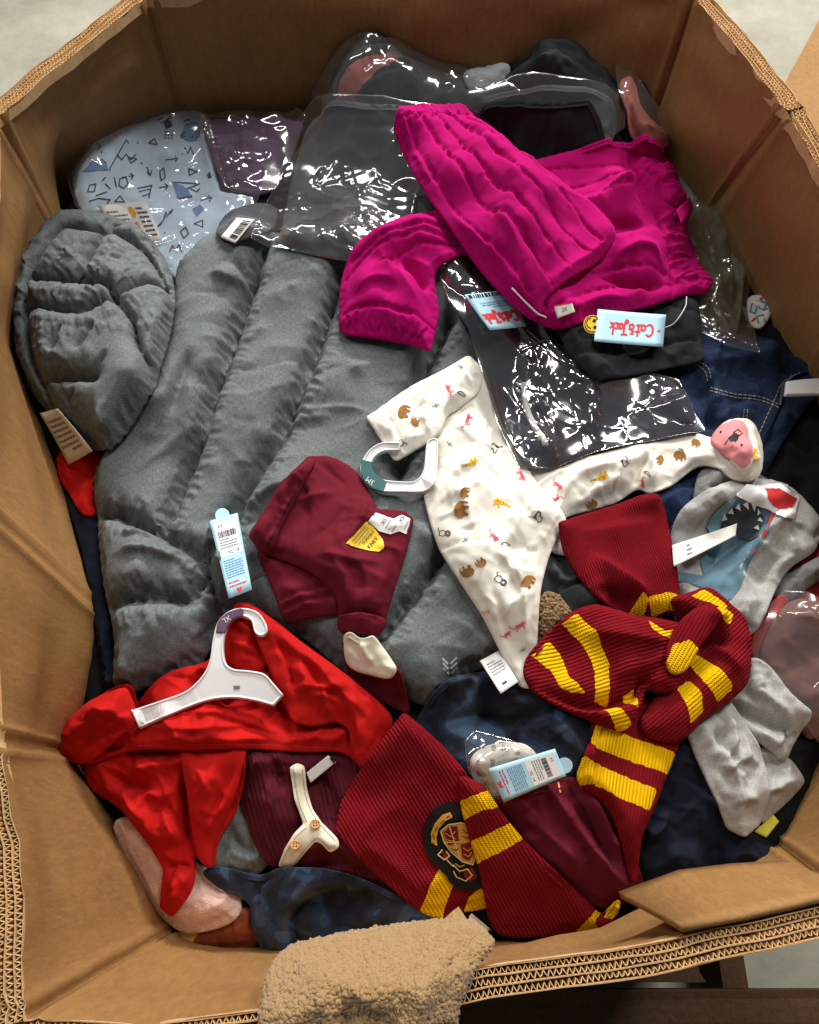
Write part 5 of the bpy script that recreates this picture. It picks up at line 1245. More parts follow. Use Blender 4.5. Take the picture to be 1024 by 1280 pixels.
def script_letters():
    """the words written on the tag, as pen strokes in a unit box"""
    L = []
    arc = lambda cx, cy, rx, ry, a0, a1, n=12: [(cx + rx * math.cos(math.radians(a0 + (a1 - a0) * i / n)), cy + ry * math.sin(math.radians(a0 + (a1 - a0) * i / n))) for i in range(n + 1)]
    L.append(arc(.10, .5, .085, .36, 50, 310))                                   # C
    L.append(arc(.235, .36, .045, .17, 20, 380)); L.append([(.28, .52), (.28, .25), (.30, .19), (.33, .22)])   # a
    L.append([(.36, .88), (.345, .3), (.36, .2), (.39, .24)]); L.append([(.31, .62), (.41, .64)])      # t
    L.append([(.545, .28), (.50, .18), (.455, .28), (.47, .44), (.52, .52), (.46, .62), (.47, .78), (.52, .76)]); L.append([(.49, .48), (.55, .5), (.545, .2)])  # and sign
    L.append([(.60, .86), (.72, .88)]); L.append([(.675, .88), (.67, .2), (.64, -.05), (.60, 0), (.60, .12), (.66, .2)])   # J
    L.append(arc(.745, .36, .035, .16, 20, 380)); L.append([(.78, .52), (.78, .25), (.80, .2)])                      # a
    L.append(arc(.855, .36, .038, .17, 60, 300))                                                             # c
    L.append([(.92, .9), (.915, .2)]); L.append([(.985, .5), (.92, .34), (.99, .18)])                             # k
    return L
def logo_tag(t, u0, v0, u1, v1, w=.022):
    L = [[(u0 + (u1 - u0) * x, v0 + (v1 - v0) * y) for x, y in l] for l in script_letters()]
    asp = t.size[0] / t.size[1]
    P = []
    for q in strokes([[(x * asp, y) for x, y in l] for l in L], w * 2.0): P.append([(x / asp, y) for x, y in q])
    card_mesh(t, P, M['inkred'], 'script_lettering', .0004)
def heart(t, cu, cv, s):
    a = np.linspace(0, 2 * math.pi, 20, endpoint=False); asp = t.size[0] / t.size[1]
    card_mesh(t, [[(cu + s / asp * .06 * 16 * math.sin(q) ** 3, cv + s * .06 * (13 * math.cos(q) - 5 * math.cos(2 * q) - 2 * math.cos(3 * q))) for q in a]], M['inkred'], 'heart_print', .0004)
t2 = card('hang_tag', [(657, 408), (612, 413), (580, 369), (636, 362)], M['cardblue'], nv.o, lift=.003, cap=.012, curl=.001, label='pale blue hang tag with red script under the film')
logo_tag(t2, .08, .52, .92, .86, .035); fine_lines(t2, .15, .25, .8, .42, 3, M['inkblue'], seed=3); fine_lines(t2, .04, .02, .96, .12, 18, M['ink'], 'barcode', 4, True)
# --- black pants under the magenta pants
bp1 = cloth('black_leggings', [(598, 150), (640, 142), (736, 132), (750, 160), (756, 200), (805, 300), (868, 375), (876, 455), (806, 467), (746, 478), (712, 448), (690, 400), (650, 260)], M['black'], label='black folded leggings under the magenta pants', cat='leggings', puff=.018, edge=.012, crumple=.01, wrinkle=.002, sharp=(2, 7, 9),
   folds=[([(630, 145), (632, 165), (645, 190)], -.008, .006), ([(716, 446), (780, 440), (872, 428)], -.004, .005, 'full'), ([(690, 160), (715, 175)], .003, .01)])
# --- magenta quilted pants
mg = thing('quilted_pants', 'bright magenta quilted pants with elastic cuffs, on top of the pile', 'pants', (680, 300))
def ch(a, b, n, m=1):     # quilting lines between two edges
    out = []
    for i in range(n):
        t = (i + 1) / (n + 1); out.append([tuple(np.array(a[0]) * (1 - t) + np.array(b[0]) * t), tuple(np.array(a[1]) * (1 - t) + np.array(b[1]) * t)])
    return out
leg2 = cloth('leg', [(425, 390), (428, 350), (445, 312), (478, 288), (540, 268), (590, 262), (660, 290), (700, 340), (640, 352), (585, 322), (545, 345), (548, 395), (538, 442), (500, 432), (460, 425), (428, 420)], M['magenta'], mg, puff=.032, edge=.028, crumple=.02, wrinkle=.003, seed=2, sharp=(12,), bridge=.06,
   seams=[[(440, 330), (500, 300), (600, 285)], [(434, 352), (470, 322), (520, 305), (620, 300)], [(470, 350), (520, 322), (580, 305)], [(430, 400), (465, 396), (500, 404), (544, 412)]], seam_w=.006, seam_d=.22, groove=(.0042, .0022), res=.0040, rf=((130, .0042, .012, .09, None, 60), (200, .0014, .0045, .04, None, 60)), gather=[([(428, 412), (480, 420), (540, 436)], .30, .014)],
   folds=ruching([(428, 424), (470, 430), (500, 436), (540, 444)], 24, 15, .0032, .0030, -1) + [([(455, 345), (490, 350), (530, 400)], .008, .014), ([(500, 330), (520, 355), (535, 372)], -.012, .010), ([(440, 380), (470, 365), (500, 372)], .006, .012)])
seat = cloth('seat', [(600, 240), (650, 210), (700, 195), (770, 180), (800, 186), (830, 200), (845, 222), (852, 250), (864, 262), (858, 285), (872, 330), (890, 352), (880, 368), (850, 372), (800, 388), (745, 400), (700, 412), (672, 405), (640, 370), (610, 330)], M['magenta'], mg, puff=.040, edge=.035, crumple=.03, wrinkle=.004, seed=7, bridge=.05,
   seams=[[(640, 222), (700, 212), (780, 205)], [(660, 250), (720, 236), (780, 225)], [(700, 275), (740, 262), (785, 245)], [(700, 372), (760, 345), (830, 345)], [(690, 390), (760, 366), (840, 356)], [(786, 182), (790, 215), (812, 240), (818, 285), (834, 320), (842, 368)]], seam_w=.006, seam_d=.22, groove=(.0042, .0022), res=.0040, rf=((130, .0042, .012, .09, None, 60), (200, .0014, .0045, .04, None, 60)),
   gather=[([(815, 195), (838, 250), (850, 300), (868, 350)], .38, .03)],
   folds=ruching([(806, 186), (846, 222), (856, 262), (862, 300), (876, 332), (888, 356)], 34, 24, .0045, .0042, 1) + [([(705, 275), (760, 245), (790, 225)], .012, .014), ([(715, 300), (770, 282), (815, 285)], -.012, .012), ([(760, 330), (800, 320), (835, 335)], .010, .014), ([(740, 345), (800, 355), (836, 352)], -.014, .010), ([(690, 400), (740, 378), (800, 365)], .008, .012), ([(840, 232), (860, 262)], .004, .008)])
leg1 = cloth('leg', [(493, 166), (497, 140), (530, 135), (578, 133), (602, 160), (650, 195), (700, 232), (745, 262), (768, 290), (762, 312), (740, 335), (705, 356), (680, 378), (672, 402), (650, 392), (600, 340), (560, 282), (520, 225)], M['magenta'], mg, puff=.042, edge=.035, crumple=.02, wrinkle=.003, seed=11, sharp=(1, 3), bridge=.06,
   seams=[[(505, 150), (535, 215), (600, 300), (660, 370)], [(522, 148), (560, 210), (620, 280), (690, 355)], [(540, 146), (590, 215), (650, 275), (712, 335)], [(558, 146), (610, 205), (680, 265), (738, 318)], [(572, 146), (630, 196), (700, 250), (752, 300)], [(494, 158), (530, 150), (584, 148)]], seam_w=.006, seam_d=.20, groove=(.0042, .0022), res=.0040, rf=((130, .0042, .012, .09, None, 60), (200, .0014, .0045, .04, None, 60)), gather=[([(496, 150), (535, 143), (582, 140)], .30, .012)],
   folds=ruching([(496, 138), (530, 134), (580, 132)], 16, 13, .0030, .0030, 1) + [([(700, 350), (745, 315), (766, 290)], .010, .012), ([(640, 300), (680, 330), (700, 345)], -.006, .016), ([(560, 250), (620, 320), (665, 390)], .006, .014)])
cord('drawcord', [(640, 360), (655, 376), (672, 392), (682, 400)], .0011, M['string'], mg, .0025)
cd = card('belt_loop', [(846, 262), (862, 246), (866, 256), (852, 280)], M['magenta'], mg, lift=.004, cap=.01)
sl = card('size_label', [(715, 378), (692, 382), (697, 398), (719, 390)], M['label'], mg, lift=.004, cap=.012, label='small white woven size label')
card_text(sl, 'XL', .5, .5, .5, M['ink'], 0); card_mesh(sl, [rect(0.0, .9, 1, 1.0)], M['inkred'], 'stripe')
t1 = card('hang_tag', [(828, 434), (742, 427), (747, 387), (832, 394)], M['cardblue'], mg, lift=.006, cap=.02, curl=.001, label='pale blue hang tag with red script lettering')
logo_tag(t1, .16, .28, .80, .78, .03); heart(t1, .08, .52, .055)
cord('tag_string', [(826, 412), (842, 405), (856, 385), (858, 372)], .0008, M['string'], mg, .004)
c = plane_under([(728, 392), (755, 392), (755, 420), (728, 420)], .008, .02); a = np.linspace(0, 2 * math.pi, 18, endpoint=False)
bd = plate('smiley_badge', [(741 + 11.5 * math.cos(q), 405 + 11.5 * math.sin(q)) for q in a], M['yellow'], mg, c, .0015, sub=2)
bd['label'] = 'round yellow smiley sticker'
def px_polys(polys, c, h, mat, name, parent):
    V = []; F = []; cc = np.array(c, float); cc[2] += h
    for p in polys:
        b = len(V); V += list(onto_plane(np.asarray(p, float), cc)); F.append(list(range(b, b + len(p))))
    return mesh_object(name, np.array(V), F, mat, parent, smooth=False)
sm = [[(740 + 6.5 * math.cos(q), 404 + 6.5 * math.sin(q)) for q in np.linspace(math.radians(100), math.radians(260), 10)], [(745, 399), (748, 399)], [(746, 408), (749, 409)], [(741 + 9.8 * math.cos(q), 405 + 9.8 * math.sin(q)) for q in np.linspace(0, 2 * math.pi, 22)]]
px_polys(strokes(sm, 1.2), c, .0004, M['ink'], 'smiley_face', bd)
px_polys([[(743 + 2.2 * math.cos(q), 401 + 2.2 * math.sin(q)) for q in a], [(744 + 2.2 * math.cos(q), 409 + 2.2 * math.sin(q)) for q in a]], c, .0004, M['ink'], 'smiley_face', bd)
# --- maroon leggings on the jacket
ml = thing('maroon_leggings', 'maroon baby leggings with a yellow knee badge lying on the grey jacket', 'leggings', (420, 690))
c_low = cloth('lower_leg', [(432, 800), (440, 822), (480, 842), (498, 836), (506, 862), (511, 892), (490, 884), (455, 868), (436, 848)], M['maroon'], ml, puff=.014, edge=.014, crumple=.01, iters=60)
b_leg = cloth('leg', [(322, 692), (340, 690), (400, 700), (430, 720), (428, 765), (400, 772), (358, 783), (346, 750), (334, 720)], M['maroon'], ml, puff=.012, edge=.010, crumple=.008, iters=60, sharp=(6,), folds=[([(348, 752), (380, 742), (424, 728)], -.0035, .004, 'full'), ([(352, 764), (390, 752), (426, 742)], -.0035, .004, 'full')])
f_leg = cloth('front', [(312, 672), (330, 642), (350, 610), (386, 573), (420, 576), (446, 592), (462, 618), (472, 640), (500, 640), (517, 648), (508, 690), (494, 735), (478, 788), (468, 798), (446, 792), (424, 790), (424, 758), (414, 738), (385, 715), (350, 700), (328, 690)], M['maroon'], ml, puff=.018, edge=.016, crumple=.012, wrinkle=.002, seed=3, sharp=(0, 3, 7, 9, 12), rf=((320, .006, .010, .08, None, 60), (500, .002, .0045, .045, None, 60)),
   folds=[([(334, 682), (350, 655), (372, 618)], -.006, .006), ([(424, 772), (450, 768), (482, 776)], -.004, .004, 'full'), ([(440, 690), (460, 730), (452, 770)], .005, .016), ([(400, 690), (430, 720), (436, 770)], .005, .012)] + ruching([(330, 688), (356, 646), (384, 590)], -22, 16, .0022, .0028, 1),
   gather=[([(350, 690), (372, 650), (388, 600)], .16, .010)])
wb = cloth('waistband', [(312, 672), (330, 642), (350, 610), (386, 573), (394, 578), (380, 606), (366, 634), (350, 664), (342, 690), (328, 692)], M['maroon'], ml, puff=.010, edge=.010, crumple=0, iters=0, sharp=(0, 3), seams=[[(330, 684), (345, 654), (360, 626), (378, 594)]], seam_w=.006, seam_d=.3, groove=(.003, .0026), folds=ruching([(344, 690), (366, 640), (394, 582)], 18, 14, .0022, .0028, -1))
decal(wb, strokes([[p + (-1.2, -.6), p + (1.4, .7)] for p in resample(catmull([(334, 682), (348, 656), (362, 628), (376, 600)], False), 2.4, False)], .8), M['ink'], 'overlock_stitch')
cf = cloth('cuff', [(423, 772), (450, 767), (485, 775), (478, 790), (468, 799), (446, 793), (424, 791)], M['maroon'], ml, puff=.003, edge=.006, hem=.002, crumple=0, iters=0, sharp=(0, 2, 4, 6), folds=ruching([(424, 791), (446, 793), (468, 799)], 12, 9, .0016, .0026, 1))
crm = cloth('cream_cuff', [(430, 798), (438, 792), (452, 800), (468, 796), (482, 815), (497, 838), (488, 850), (466, 846), (436, 834)], M['cream'], ml, puff=.006, edge=.010, crumple=.01, iters=30, sharp=(0, 3, 5), folds=[([(450, 800), (455, 820), (470, 832)], .006, .006), ([(440, 830), (470, 840), (494, 838)], -.003, .004)])
yb = [[(432, 680), (446, 664), (458, 651), (468, 660), (478, 674), (481, 684), (474, 690), (462, 689), (446, 685)]]
badge = decal(f_leg, yb, M['yellow'], 'knee_badge', .0012)
if badge: badge['label'] = 'yellow shield shaped sticker with black lettering'
def decal_text(g, s, px, size, rot, mat, lift=.0018, parent=None, name='lettering'):
    V, F = text_tris(s); a = math.radians(rot); R = np.array([[math.cos(a), -math.sin(a)], [math.sin(a), math.cos(a)]])
    P = (V * [1, -1] * size) @ R.T + px; q = hit(g, P, lift); F = [f for f in F if all(q[i] is not None for i in f)]
    return mesh_object(name, np.array([p if p is not None else np.zeros(3) for p in q]), F, mat, parent or g.o, smooth=False) if F else None
decal_text(f_leg, 'KNEE', (466, 679), 7.5, -50, M['ink']); decal_text(f_leg, 'DURABLE', (460, 672), 5, -50, M['ink'])
decal(f_leg, strokes([[(440, 676), (456, 658)], [(443, 679), (459, 660)], [(447, 681), (461, 664)]], .9), M['inkgrey'], 'fine_print', .0018)
decal(f_leg, [[(460, 651), (469, 641), (480, 645), (492, 649), (502, 644), (513, 649), (508, 668), (499, 664), (488, 668), (474, 664)]], M['card'], 'size_sticker', .0012)
decal_text(f_leg, 'XS', (480, 652), 7, -55, M['ink']); decal_text(f_leg, 'XS', (502, 650), 7, -55, M['ink'])
decal(f_leg, strokes([[(482, 660), (488, 651)], [(486, 662), (492, 653)], [(490, 664), (495, 656)], [(505, 662), (510, 652)], [(508, 664), (512, 656)]], .9), M['inkgrey'], 'fine_print', .0018)
cord('loose_thread', [(330, 692), (326, 705), (330, 715), (318, 722), (314, 730)], .0006, M['maroon'], ml, .0012)

# --- maroon ribbed dress with cream collar
dr = thing('ribbed_dress', 'dark maroon ribbed dress with a cream buttoned collar', 'dress', (390, 1020))
d_b = cloth('body', [(296, 960), (310, 930), (395, 930), (445, 935), (480, 945), (470, 1000), (500, 1060), (510, 1120), (470, 1115), (420, 1105), (350, 1090), (322, 1060), (305, 1010)], M['ribbed'], dr, puff=.03, edge=.03, crumple=.025, wrinkle=.005, seed=6, along=((330, 940), (370, 1080)),
   folds=[([(345, 945), (350, 975), (362, 990)], -.006, .008), ([(370, 1065), (420, 1058), (470, 1085)], .010, .014), ([(330, 960), (345, 1010), (352, 1050)], .006, .016), ([(395, 960), (410, 990), (425, 1005)], -.014, .014), ([(380, 1090), (430, 1080), (480, 1100)], -.008, .01)],
   gather=[([(350, 985), (358, 970), (364, 950)], .2, .02)])
collar = cloth('collar', [(363, 960), (372, 954), (381, 958), (384, 988), (391, 1012), (402, 1028), (424, 1050), (424, 1060), (413, 1066), (402, 1054), (394, 1052), (378, 1070), (364, 1087), (348, 1083), (356, 1062), (368, 1042), (380, 1030), (369, 1000)], M['cream'], dr, res=.0035, puff=.001, edge=.004, crumple=0, iters=0, clear=.003, sharp=tuple(range(18)), rf=((300, .0012, .004, .03, None, 90),), hemlift=.003, hem=.0018, soft=.006)
for ln in ([(367, 962), (373, 1000), (384, 1028)], [(378, 962), (381, 990), (388, 1012), (398, 1028), (420, 1052)], [(366, 1082), (378, 1066), (394, 1048), (402, 1050), (412, 1061)], [(352, 1080), (360, 1062), (372, 1044), (384, 1034)]): stitch(collar, ln, 2, 1, .7, 'inkgrey')
cc_ = plane_under([(350, 1020), (410, 1020), (410, 1070), (350, 1070)], .0, .02)
for (bx_, by_) in [(394, 1030), (369, 1056)]:
    p = hit(collar, [(bx_, by_)], .002)[0]; cc = np.array([0, 0, p[2] + .002])
    b_ = plate('button', [(bx_ + 6.2 * math.cos(q), by_ + 6.2 * math.sin(q)) for q in a], M['wood'], dr, cc, .003, rim=.0008, sub=2)
    px_polys([[(bx_ + dx + 1.0 * math.cos(q), by_ + dy + 1.0 * math.sin(q)) for q in a[::3]] for dx in (-1.7, 1.7) for dy in (-1.7, 1.7)], cc, .0003, M['ink'], 'thread_hole', b_)
cp = plane_under([(385, 945), (420, 945), (420, 972), (385, 972)], .004, .02)
hh = thing('clothes_hanger', 'white hanger end in the neck of the ribbed maroon dress', 'hanger', loc=onto_plane([(400, 958)], cp)[0])
plate('arm', [(383, 966), (410, 944), (420, 952), (388, 978)], M['plastic'], hh, cp, .005, sharp=(0, 1, 2, 3))
px_polys([[(412, 948), (416, 944), (421, 950), (417, 954)]], cp, .0006, M['ink'], 'grip_pad', hh.children[0])

# --- lower navy camo cloth
cam2 = cloth('camo_sweatshirt', [(254, 1090), (275, 1084), (312, 1092), (330, 1094), (350, 1086), (400, 1086), (450, 1098), (515, 1128), (560, 1150), (540, 1180), (470, 1190), (400, 1195), (352, 1200), (330, 1186), (316, 1150), (312, 1128), (276, 1110)], M['camo'], label='navy camouflage sweatshirt at the bottom beside the tan sherpa', cat='sweatshirt', puff=.045, edge=.04, crumple=.02, wrinkle=.004, seed=16,
   folds=[([(365, 1185), (362, 1150), (385, 1125), (430, 1115)], -.030, .018, 'full', 1), ([(318, 1130), (325, 1105), (345, 1090)], -.012, .010), ([(330, 1120), (335, 1160), (345, 1190)], .008, .014), ([(400, 1150), (440, 1160), (500, 1165)], -.016, .02)])

# --- red shirt
rs = thing('red_shirt', 'bright red long sleeved shirt crumpled on a white hanger', 'shirt', (250, 930))
r_low = cloth('lower_body', [(110, 952), (150, 930), (300, 925), (308, 960), (298, 1010), (274, 1052), (268, 1084), (252, 1076), (244, 1068), (243, 1108), (218, 1146), (202, 1134), (206, 1086), (188, 1056), (150, 1010), (114, 984)], M['red'], rs, rf=((430, .0075, .009, .09, None, 70), (1100, .0028, .0042, .05, None, 70)), res=.0046, sharp=(10, 11, 12), puff=.020, edge=.03, crumple=.03, wrinkle=.005, seed=4, bridge=.05,
   folds=[([(235, 1060), (232, 1010), (235, 960)], -.014, .010), ([(180, 985), (210, 1000), (230, 985)], .008, .012), ([(150, 970), (200, 960), (290, 950)], .010, .016), ([(190, 1040), (215, 1050), (235, 1030)], .008, .012), ([(260, 1060), (270, 1010), (290, 960)], .008, .014), ([(160, 1000), (180, 1020), (200, 1060)], .006, .012), ([(205, 1085), (225, 1080), (242, 1085)], -.006, .006), ([(130, 965), (170, 985), (205, 990)], -.010, .009), ([(225, 965), (250, 985), (285, 975)], .010, .012), ([(240, 1000), (255, 1030), (262, 1070)], -.008, .008), ([(155, 985), (165, 1005), (185, 1030)], .008, .009), ([(205, 1010), (220, 1030), (228, 1060)], .009, .010), ([(215, 1095), (222, 1115), (216, 1138)], .006, .008)])
kr = dict(rf=((430, .0065, .009, .08, None, 70), (1100, .0026, .0042, .05, None, 70)), puff=.009, edge=.012, crumple=.012, iters=40, bridge=.03, hemlift=.006)
cloth('lower_fold', [(232, 918), (306, 915), (300, 975), (288, 1010), (270, 1054), (266, 1086), (250, 1076), (243, 1050), (236, 1000)], M['red'], rs, seed=34, sharp=(5, 6), folds=[([(245, 960), (265, 990), (262, 1050)], .008, .010), ([(295, 950), (280, 990), (258, 1040)], -.008, .008), ([(250, 1010), (270, 1020), (285, 1000)], .005, .007)], **kr)
r_up = cloth('shoulders', [(68, 932), (86, 904), (120, 876), (165, 858), (172, 880), (182, 868), (210, 842), (262, 826), (282, 790), (294, 758), (312, 756), (340, 774), (386, 810), (440, 850), (490, 898), (470, 940), (456, 964), (430, 942), (380, 940), (300, 936), (240, 938), (170, 938), (110, 956), (78, 948)], M['red'], rs, rf=((430, .0075, .009, .09, None, 70), (1100, .0028, .0042, .05, None, 70)), res=.0046, puff=.026, edge=.03, crumple=.025, wrinkle=.005, seed=14, bridge=.05, sharp=(16,),
   folds=[([(170, 905), (250, 915), (340, 900)], .006, .01), ([(180, 925), (280, 928), (380, 915)], .007, .012), ([(305, 780), (330, 830), (350, 880), (365, 905)], -.008, .008), ([(340, 785), (400, 830), (470, 890)], .010, .016), ([(350, 880), (400, 868), (440, 862)], -.006, .006), ([(400, 912), (430, 905), (445, 935)], -.010, .010), ([(160, 865), (165, 885), (172, 905)], -.012, .010), ([(90, 930), (130, 905), (160, 895)], .008, .014), ([(225, 850), (262, 838), (285, 850)], .006, .010), ([(295, 800), (285, 840), (310, 870)], .008, .012), ([(300, 775), (320, 800), (345, 815)], .009, .010), ([(290, 812), (310, 818), (340, 840)], -.008, .008), ([(370, 815), (385, 850), (380, 880)], .007, .010), ([(410, 850), (425, 880), (420, 905)], -.007, .008), ([(120, 890), (145, 910), (150, 930)], .008, .010), ([(100, 915), (130, 935), (165, 930)], -.008, .008), ([(255, 895), (300, 905), (360, 925)], -.006, .006), ([(200, 895), (220, 915), (230, 935)], .006, .009)])
cloth('collar', [(284, 790), (292, 764), (310, 757), (328, 772), (340, 800), (330, 836), (300, 838), (284, 826)], M['red'], rs, seed=31, folds=[([(292, 775), (310, 790), (330, 800)], .006, .007), ([(288, 805), (308, 812), (330, 822)], .006, .007), ([(300, 765), (318, 785), (332, 815)], -.006, .006)], **kr)
cloth('sleeve', [(314, 760), (340, 775), (386, 810), (440, 850), (488, 898), (470, 938), (457, 962), (442, 940), (437, 912), (420, 902), (394, 908), (368, 905), (352, 872), (334, 828), (322, 800)], M['red'], rs, seed=32, sharp=(8, 11), folds=[([(340, 790), (360, 830), (370, 880)], -.008, .008), ([(360, 860), (400, 862), (440, 862)], .006, .006), ([(380, 815), (420, 860), (470, 905)], .009, .012), ([(400, 850), (410, 880), (405, 903)], .006, .008), ([(430, 870), (445, 900), (450, 940)], .008, .008), ([(345, 800), (385, 830), (410, 850)], -.006, .007)], **kr)
cloth('sleeve', [(68, 932), (86, 904), (120, 876), (160, 860), (168, 878), (176, 906), (150, 925), (112, 954), (80, 948)], M['red'], rs, seed=33, sharp=(3, 5), folds=[([(90, 925), (125, 900), (160, 885)], .008, .010), ([(100, 940), (130, 920), (165, 908)], -.007, .007), ([(120, 885), (140, 895), (160, 893)], .006, .007)], **kr)
stitch(r_up, [(176, 932), (240, 930), (300, 930), (380, 933), (425, 936)], 3, 2, .8, 'inkred'); stitch(r_up, [(172, 884), (180, 902), (176, 912)], 3, 2, .8, 'inkred')
hq = [(165, 890), (285, 770), (345, 870), (200, 905)]
c = plane_under(hq, .003, .035)
hg = thing('clothes_hanger', 'white plastic hanger with a mauve size clip on the red shirt', 'hanger', loc=onto_plane([(260, 860)], c)[0])
hang = [(164, 888), (200, 876), (232, 864), (252, 846), (262, 826), (266, 800), (272, 778), (286, 764), (304, 760), (322, 765), (332, 778), (334, 790), (326, 795), (318, 790), (314, 776), (302, 770), (290, 774), (282, 788), (279, 808), (282, 828), (292, 836), (310, 838), (330, 842), (342, 854), (354, 868), (342, 882), (320, 876), (292, 872), (262, 875), (230, 886), (174, 910)]
FH = draped(H, .06, .06)
plate('hanger_body', hang, M['plastic'], hg, c, .006, rim=.0013, sharp=(0, 30, 24, 25), surf=FH, h=.005)
cl = plate('size_clip', [(270, 790), (272, 778), (283, 766), (300, 760), (304, 761), (304, 770), (292, 773), (283, 786), (281, 791)], M['clippurple'], hg, c, .003, h=.0078, sharp=(0, 4, 5, 8), surf=FH)
text_on_plane('XL', (283, 774), 9, 150, M['card'], cl, c, .0084, surf=FH)
mesh_object('size_mark', march([(292, 857), (300, 857), (300, 861), (292, 861)], FH, .0056), [[0, 1, 2, 3]], M['inkgrey'], hg.children[0])

# --- leopard item in a bag, maroon cap below the scarf
lp = cloth('leopard_scarf', [(588, 950), (612, 932), (652, 930), (672, 950), (660, 985), (636, 1012), (612, 1004), (596, 985)], M['leopard'], label='beige leopard print item in a small bag below the camo pants', cat='scarf', puff=.025, edge=.025, crumple=.03)
bag([(580, 928), (592, 914), (640, 926), (672, 944), (688, 962), (662, 1000), (636, 1016), (604, 998), (584, 965)], M['film'], 'small clear bag around the leopard print item', 42, crumple=.07)
cp2 = cloth('maroon_joggers', [(618, 1002), (652, 990), (690, 980), (712, 972), (742, 984), (766, 1020), (790, 1068), (802, 1116), (786, 1126), (748, 1134), (700, 1110), (650, 1060)], M['maroon2'], label='wine red joggers folded under the scarf near the bottom', cat='joggers', puff=.035, edge=.03, crumple=.015, wrinkle=.003, seed=8, bridge=.05,
   folds=[([(690, 990), (712, 1030), (760, 1090), (778, 1108)], .010, .010, 'full', -1), ([(700, 985), (735, 1035), (776, 1100)], -.012, .010), ([(735, 985), (760, 1030), (780, 1095)], .008, .010), ([(660, 1000), (680, 1040), (730, 1090)], .006, .014)])
P_ = resample(catmull([(712, 985), (730, 1012), (745, 1045), (768, 1085)], False), 2.4, False)
decal(cp2, strokes([[p + (-1.6, .8), p + (1.6, -.8)] for p in P_], .9), M['ink'], 'overlock_stitch')
decal(cp2, strokes([[(698, 978), (700, 990)]], 2), M['orange'], 'thread_tack')
hang_tag(cp2.o, [(690, 937), (709, 969), (632, 1003), (612, 961)][0:0] or [(694, 936), (708, 970), (630, 1003), (611, 961)], 60, (706, 957), 10)

# --- striped knit scarf
sc = thing('striped_scarf', 'long maroon and yellow striped knitted scarf with a black crest patch', 'scarf', (700, 900))
KM = [M['knit'], M['knity']]
kw = dict(mats=KM, jag=.9, rf=((60, .003, .016, .12, None, 60),), puff=.016, edge=.012, crumple=.006, iters=50, hem=.004, bridge=.05, soft=.016)
s_a = cloth('hanging_end', [(735, 895), (760, 880), (862, 870), (858, 905), (842, 945), (818, 1008), (802, 1045), (796, 1090), (790, 1104), (770, 1030), (752, 1002), (722, 978), (727, 950), (740, 915)], None, sc, along=((800, 900), (775, 1050)), seed=3,
   regions=[([(744, 906), (756, 912), (800, 928), (846, 942), (838, 969), (795, 956), (750, 940), (738, 930)], 1), ([(728, 945), (742, 955), (780, 972), (822, 988), (812, 1014), (770, 998), (742, 982), (716, 982)], 1)], folds=[([(752, 910), (742, 950), (745, 985)], -.005, .005, 'full')], **kw)
s_b = cloth('crest_panel', [(505, 891), (530, 912), (560, 940), (585, 975), (592, 1010), (605, 1080), (622, 1126), (600, 1136), (576, 1140), (552, 1147), (528, 1140), (490, 1110), (452, 1075), (420, 1040), (428, 1000), (450, 965), (475, 930)], None, sc, along=((460, 930), (580, 1130)), seed=4, sharp=(0, 13),
   regions=[([(524, 1142), (536, 1112), (549, 1084), (556, 1092), (568, 1100), (560, 1124), (553, 1152)], 1), ([(580, 1142), (586, 1120), (606, 1106), (630, 1110), (628, 1134)], 1)], folds=[([(500, 960), (540, 1010), (560, 1060)], .003, .03), ([(440, 1040), (500, 1090), (550, 1140)], .004, .014)], **kw)
# crest patch: a plain shield on a black felt ground
pa = [(530, 1040), (534, 1022), (546, 1008), (562, 1002), (578, 1003), (588, 1012), (596, 1050), (606, 1098), (600, 1110), (584, 1112), (566, 1106), (556, 1092), (544, 1080), (533, 1064)]
ptc = decal(s_b, [catmull(pa, True, 4)], M['patch'], 'crest_patch', .0026)
if ptc: ptc['label'] = 'black felt patch with a gold and red embroidered shield'
bn = [(540, 1052), (539, 1040), (544, 1028), (554, 1017), (564, 1014), (567, 1020), (557, 1025), (549, 1034), (546, 1046), (547, 1056)]
shield = [(552, 1036), (562, 1028), (576, 1026), (588, 1030), (594, 1056), (590, 1078), (578, 1074), (564, 1062), (556, 1050)]
decal(s_b, [bn], M['gold'], 'banner', .0034, ptc)
decal(s_b, [shield], M['gold'], 'shield', .0034, ptc)
decal(s_b, [[(555, 1038), (563, 1031), (572, 1030), (574, 1048), (562, 1054)], [(576, 1052), (590, 1050), (591, 1062), (586, 1073), (578, 1070)]], M['darkred'], 'shield_quarter', .0042, ptc)
decal(s_b, [[(575, 1030), (586, 1032), (589, 1046), (576, 1048)], [(563, 1056), (573, 1052), (575, 1068), (568, 1063)]], M['gold'], 'shield_quarter', .0042, ptc)
decal(s_b, strokes([[(553, 1060), (548, 1066), (555, 1072), (562, 1067), (558, 1062)], [(566, 1078), (574, 1086), (584, 1083), (590, 1091), (582, 1098), (570, 1093), (566, 1086)], [(556, 1070), (566, 1080)], shield + shield[:1], [(563, 1030), (575, 1070)], [(556, 1050), (574, 1049), (592, 1048)]], 1.3), M['goldpale'], 'scroll_trim', .0048, ptc)
decal(s_b, strokes([[(558, 1038), (564, 1042), (570, 1036)], [(560, 1046), (566, 1048), (570, 1044)], [(579, 1056), (584, 1060), (588, 1056)], [(580, 1064), (585, 1067), (588, 1062)], [(569, 1076), (574, 1080), (580, 1078)]], 1.2), M['gold'], 'scroll_trim', .0052, ptc)
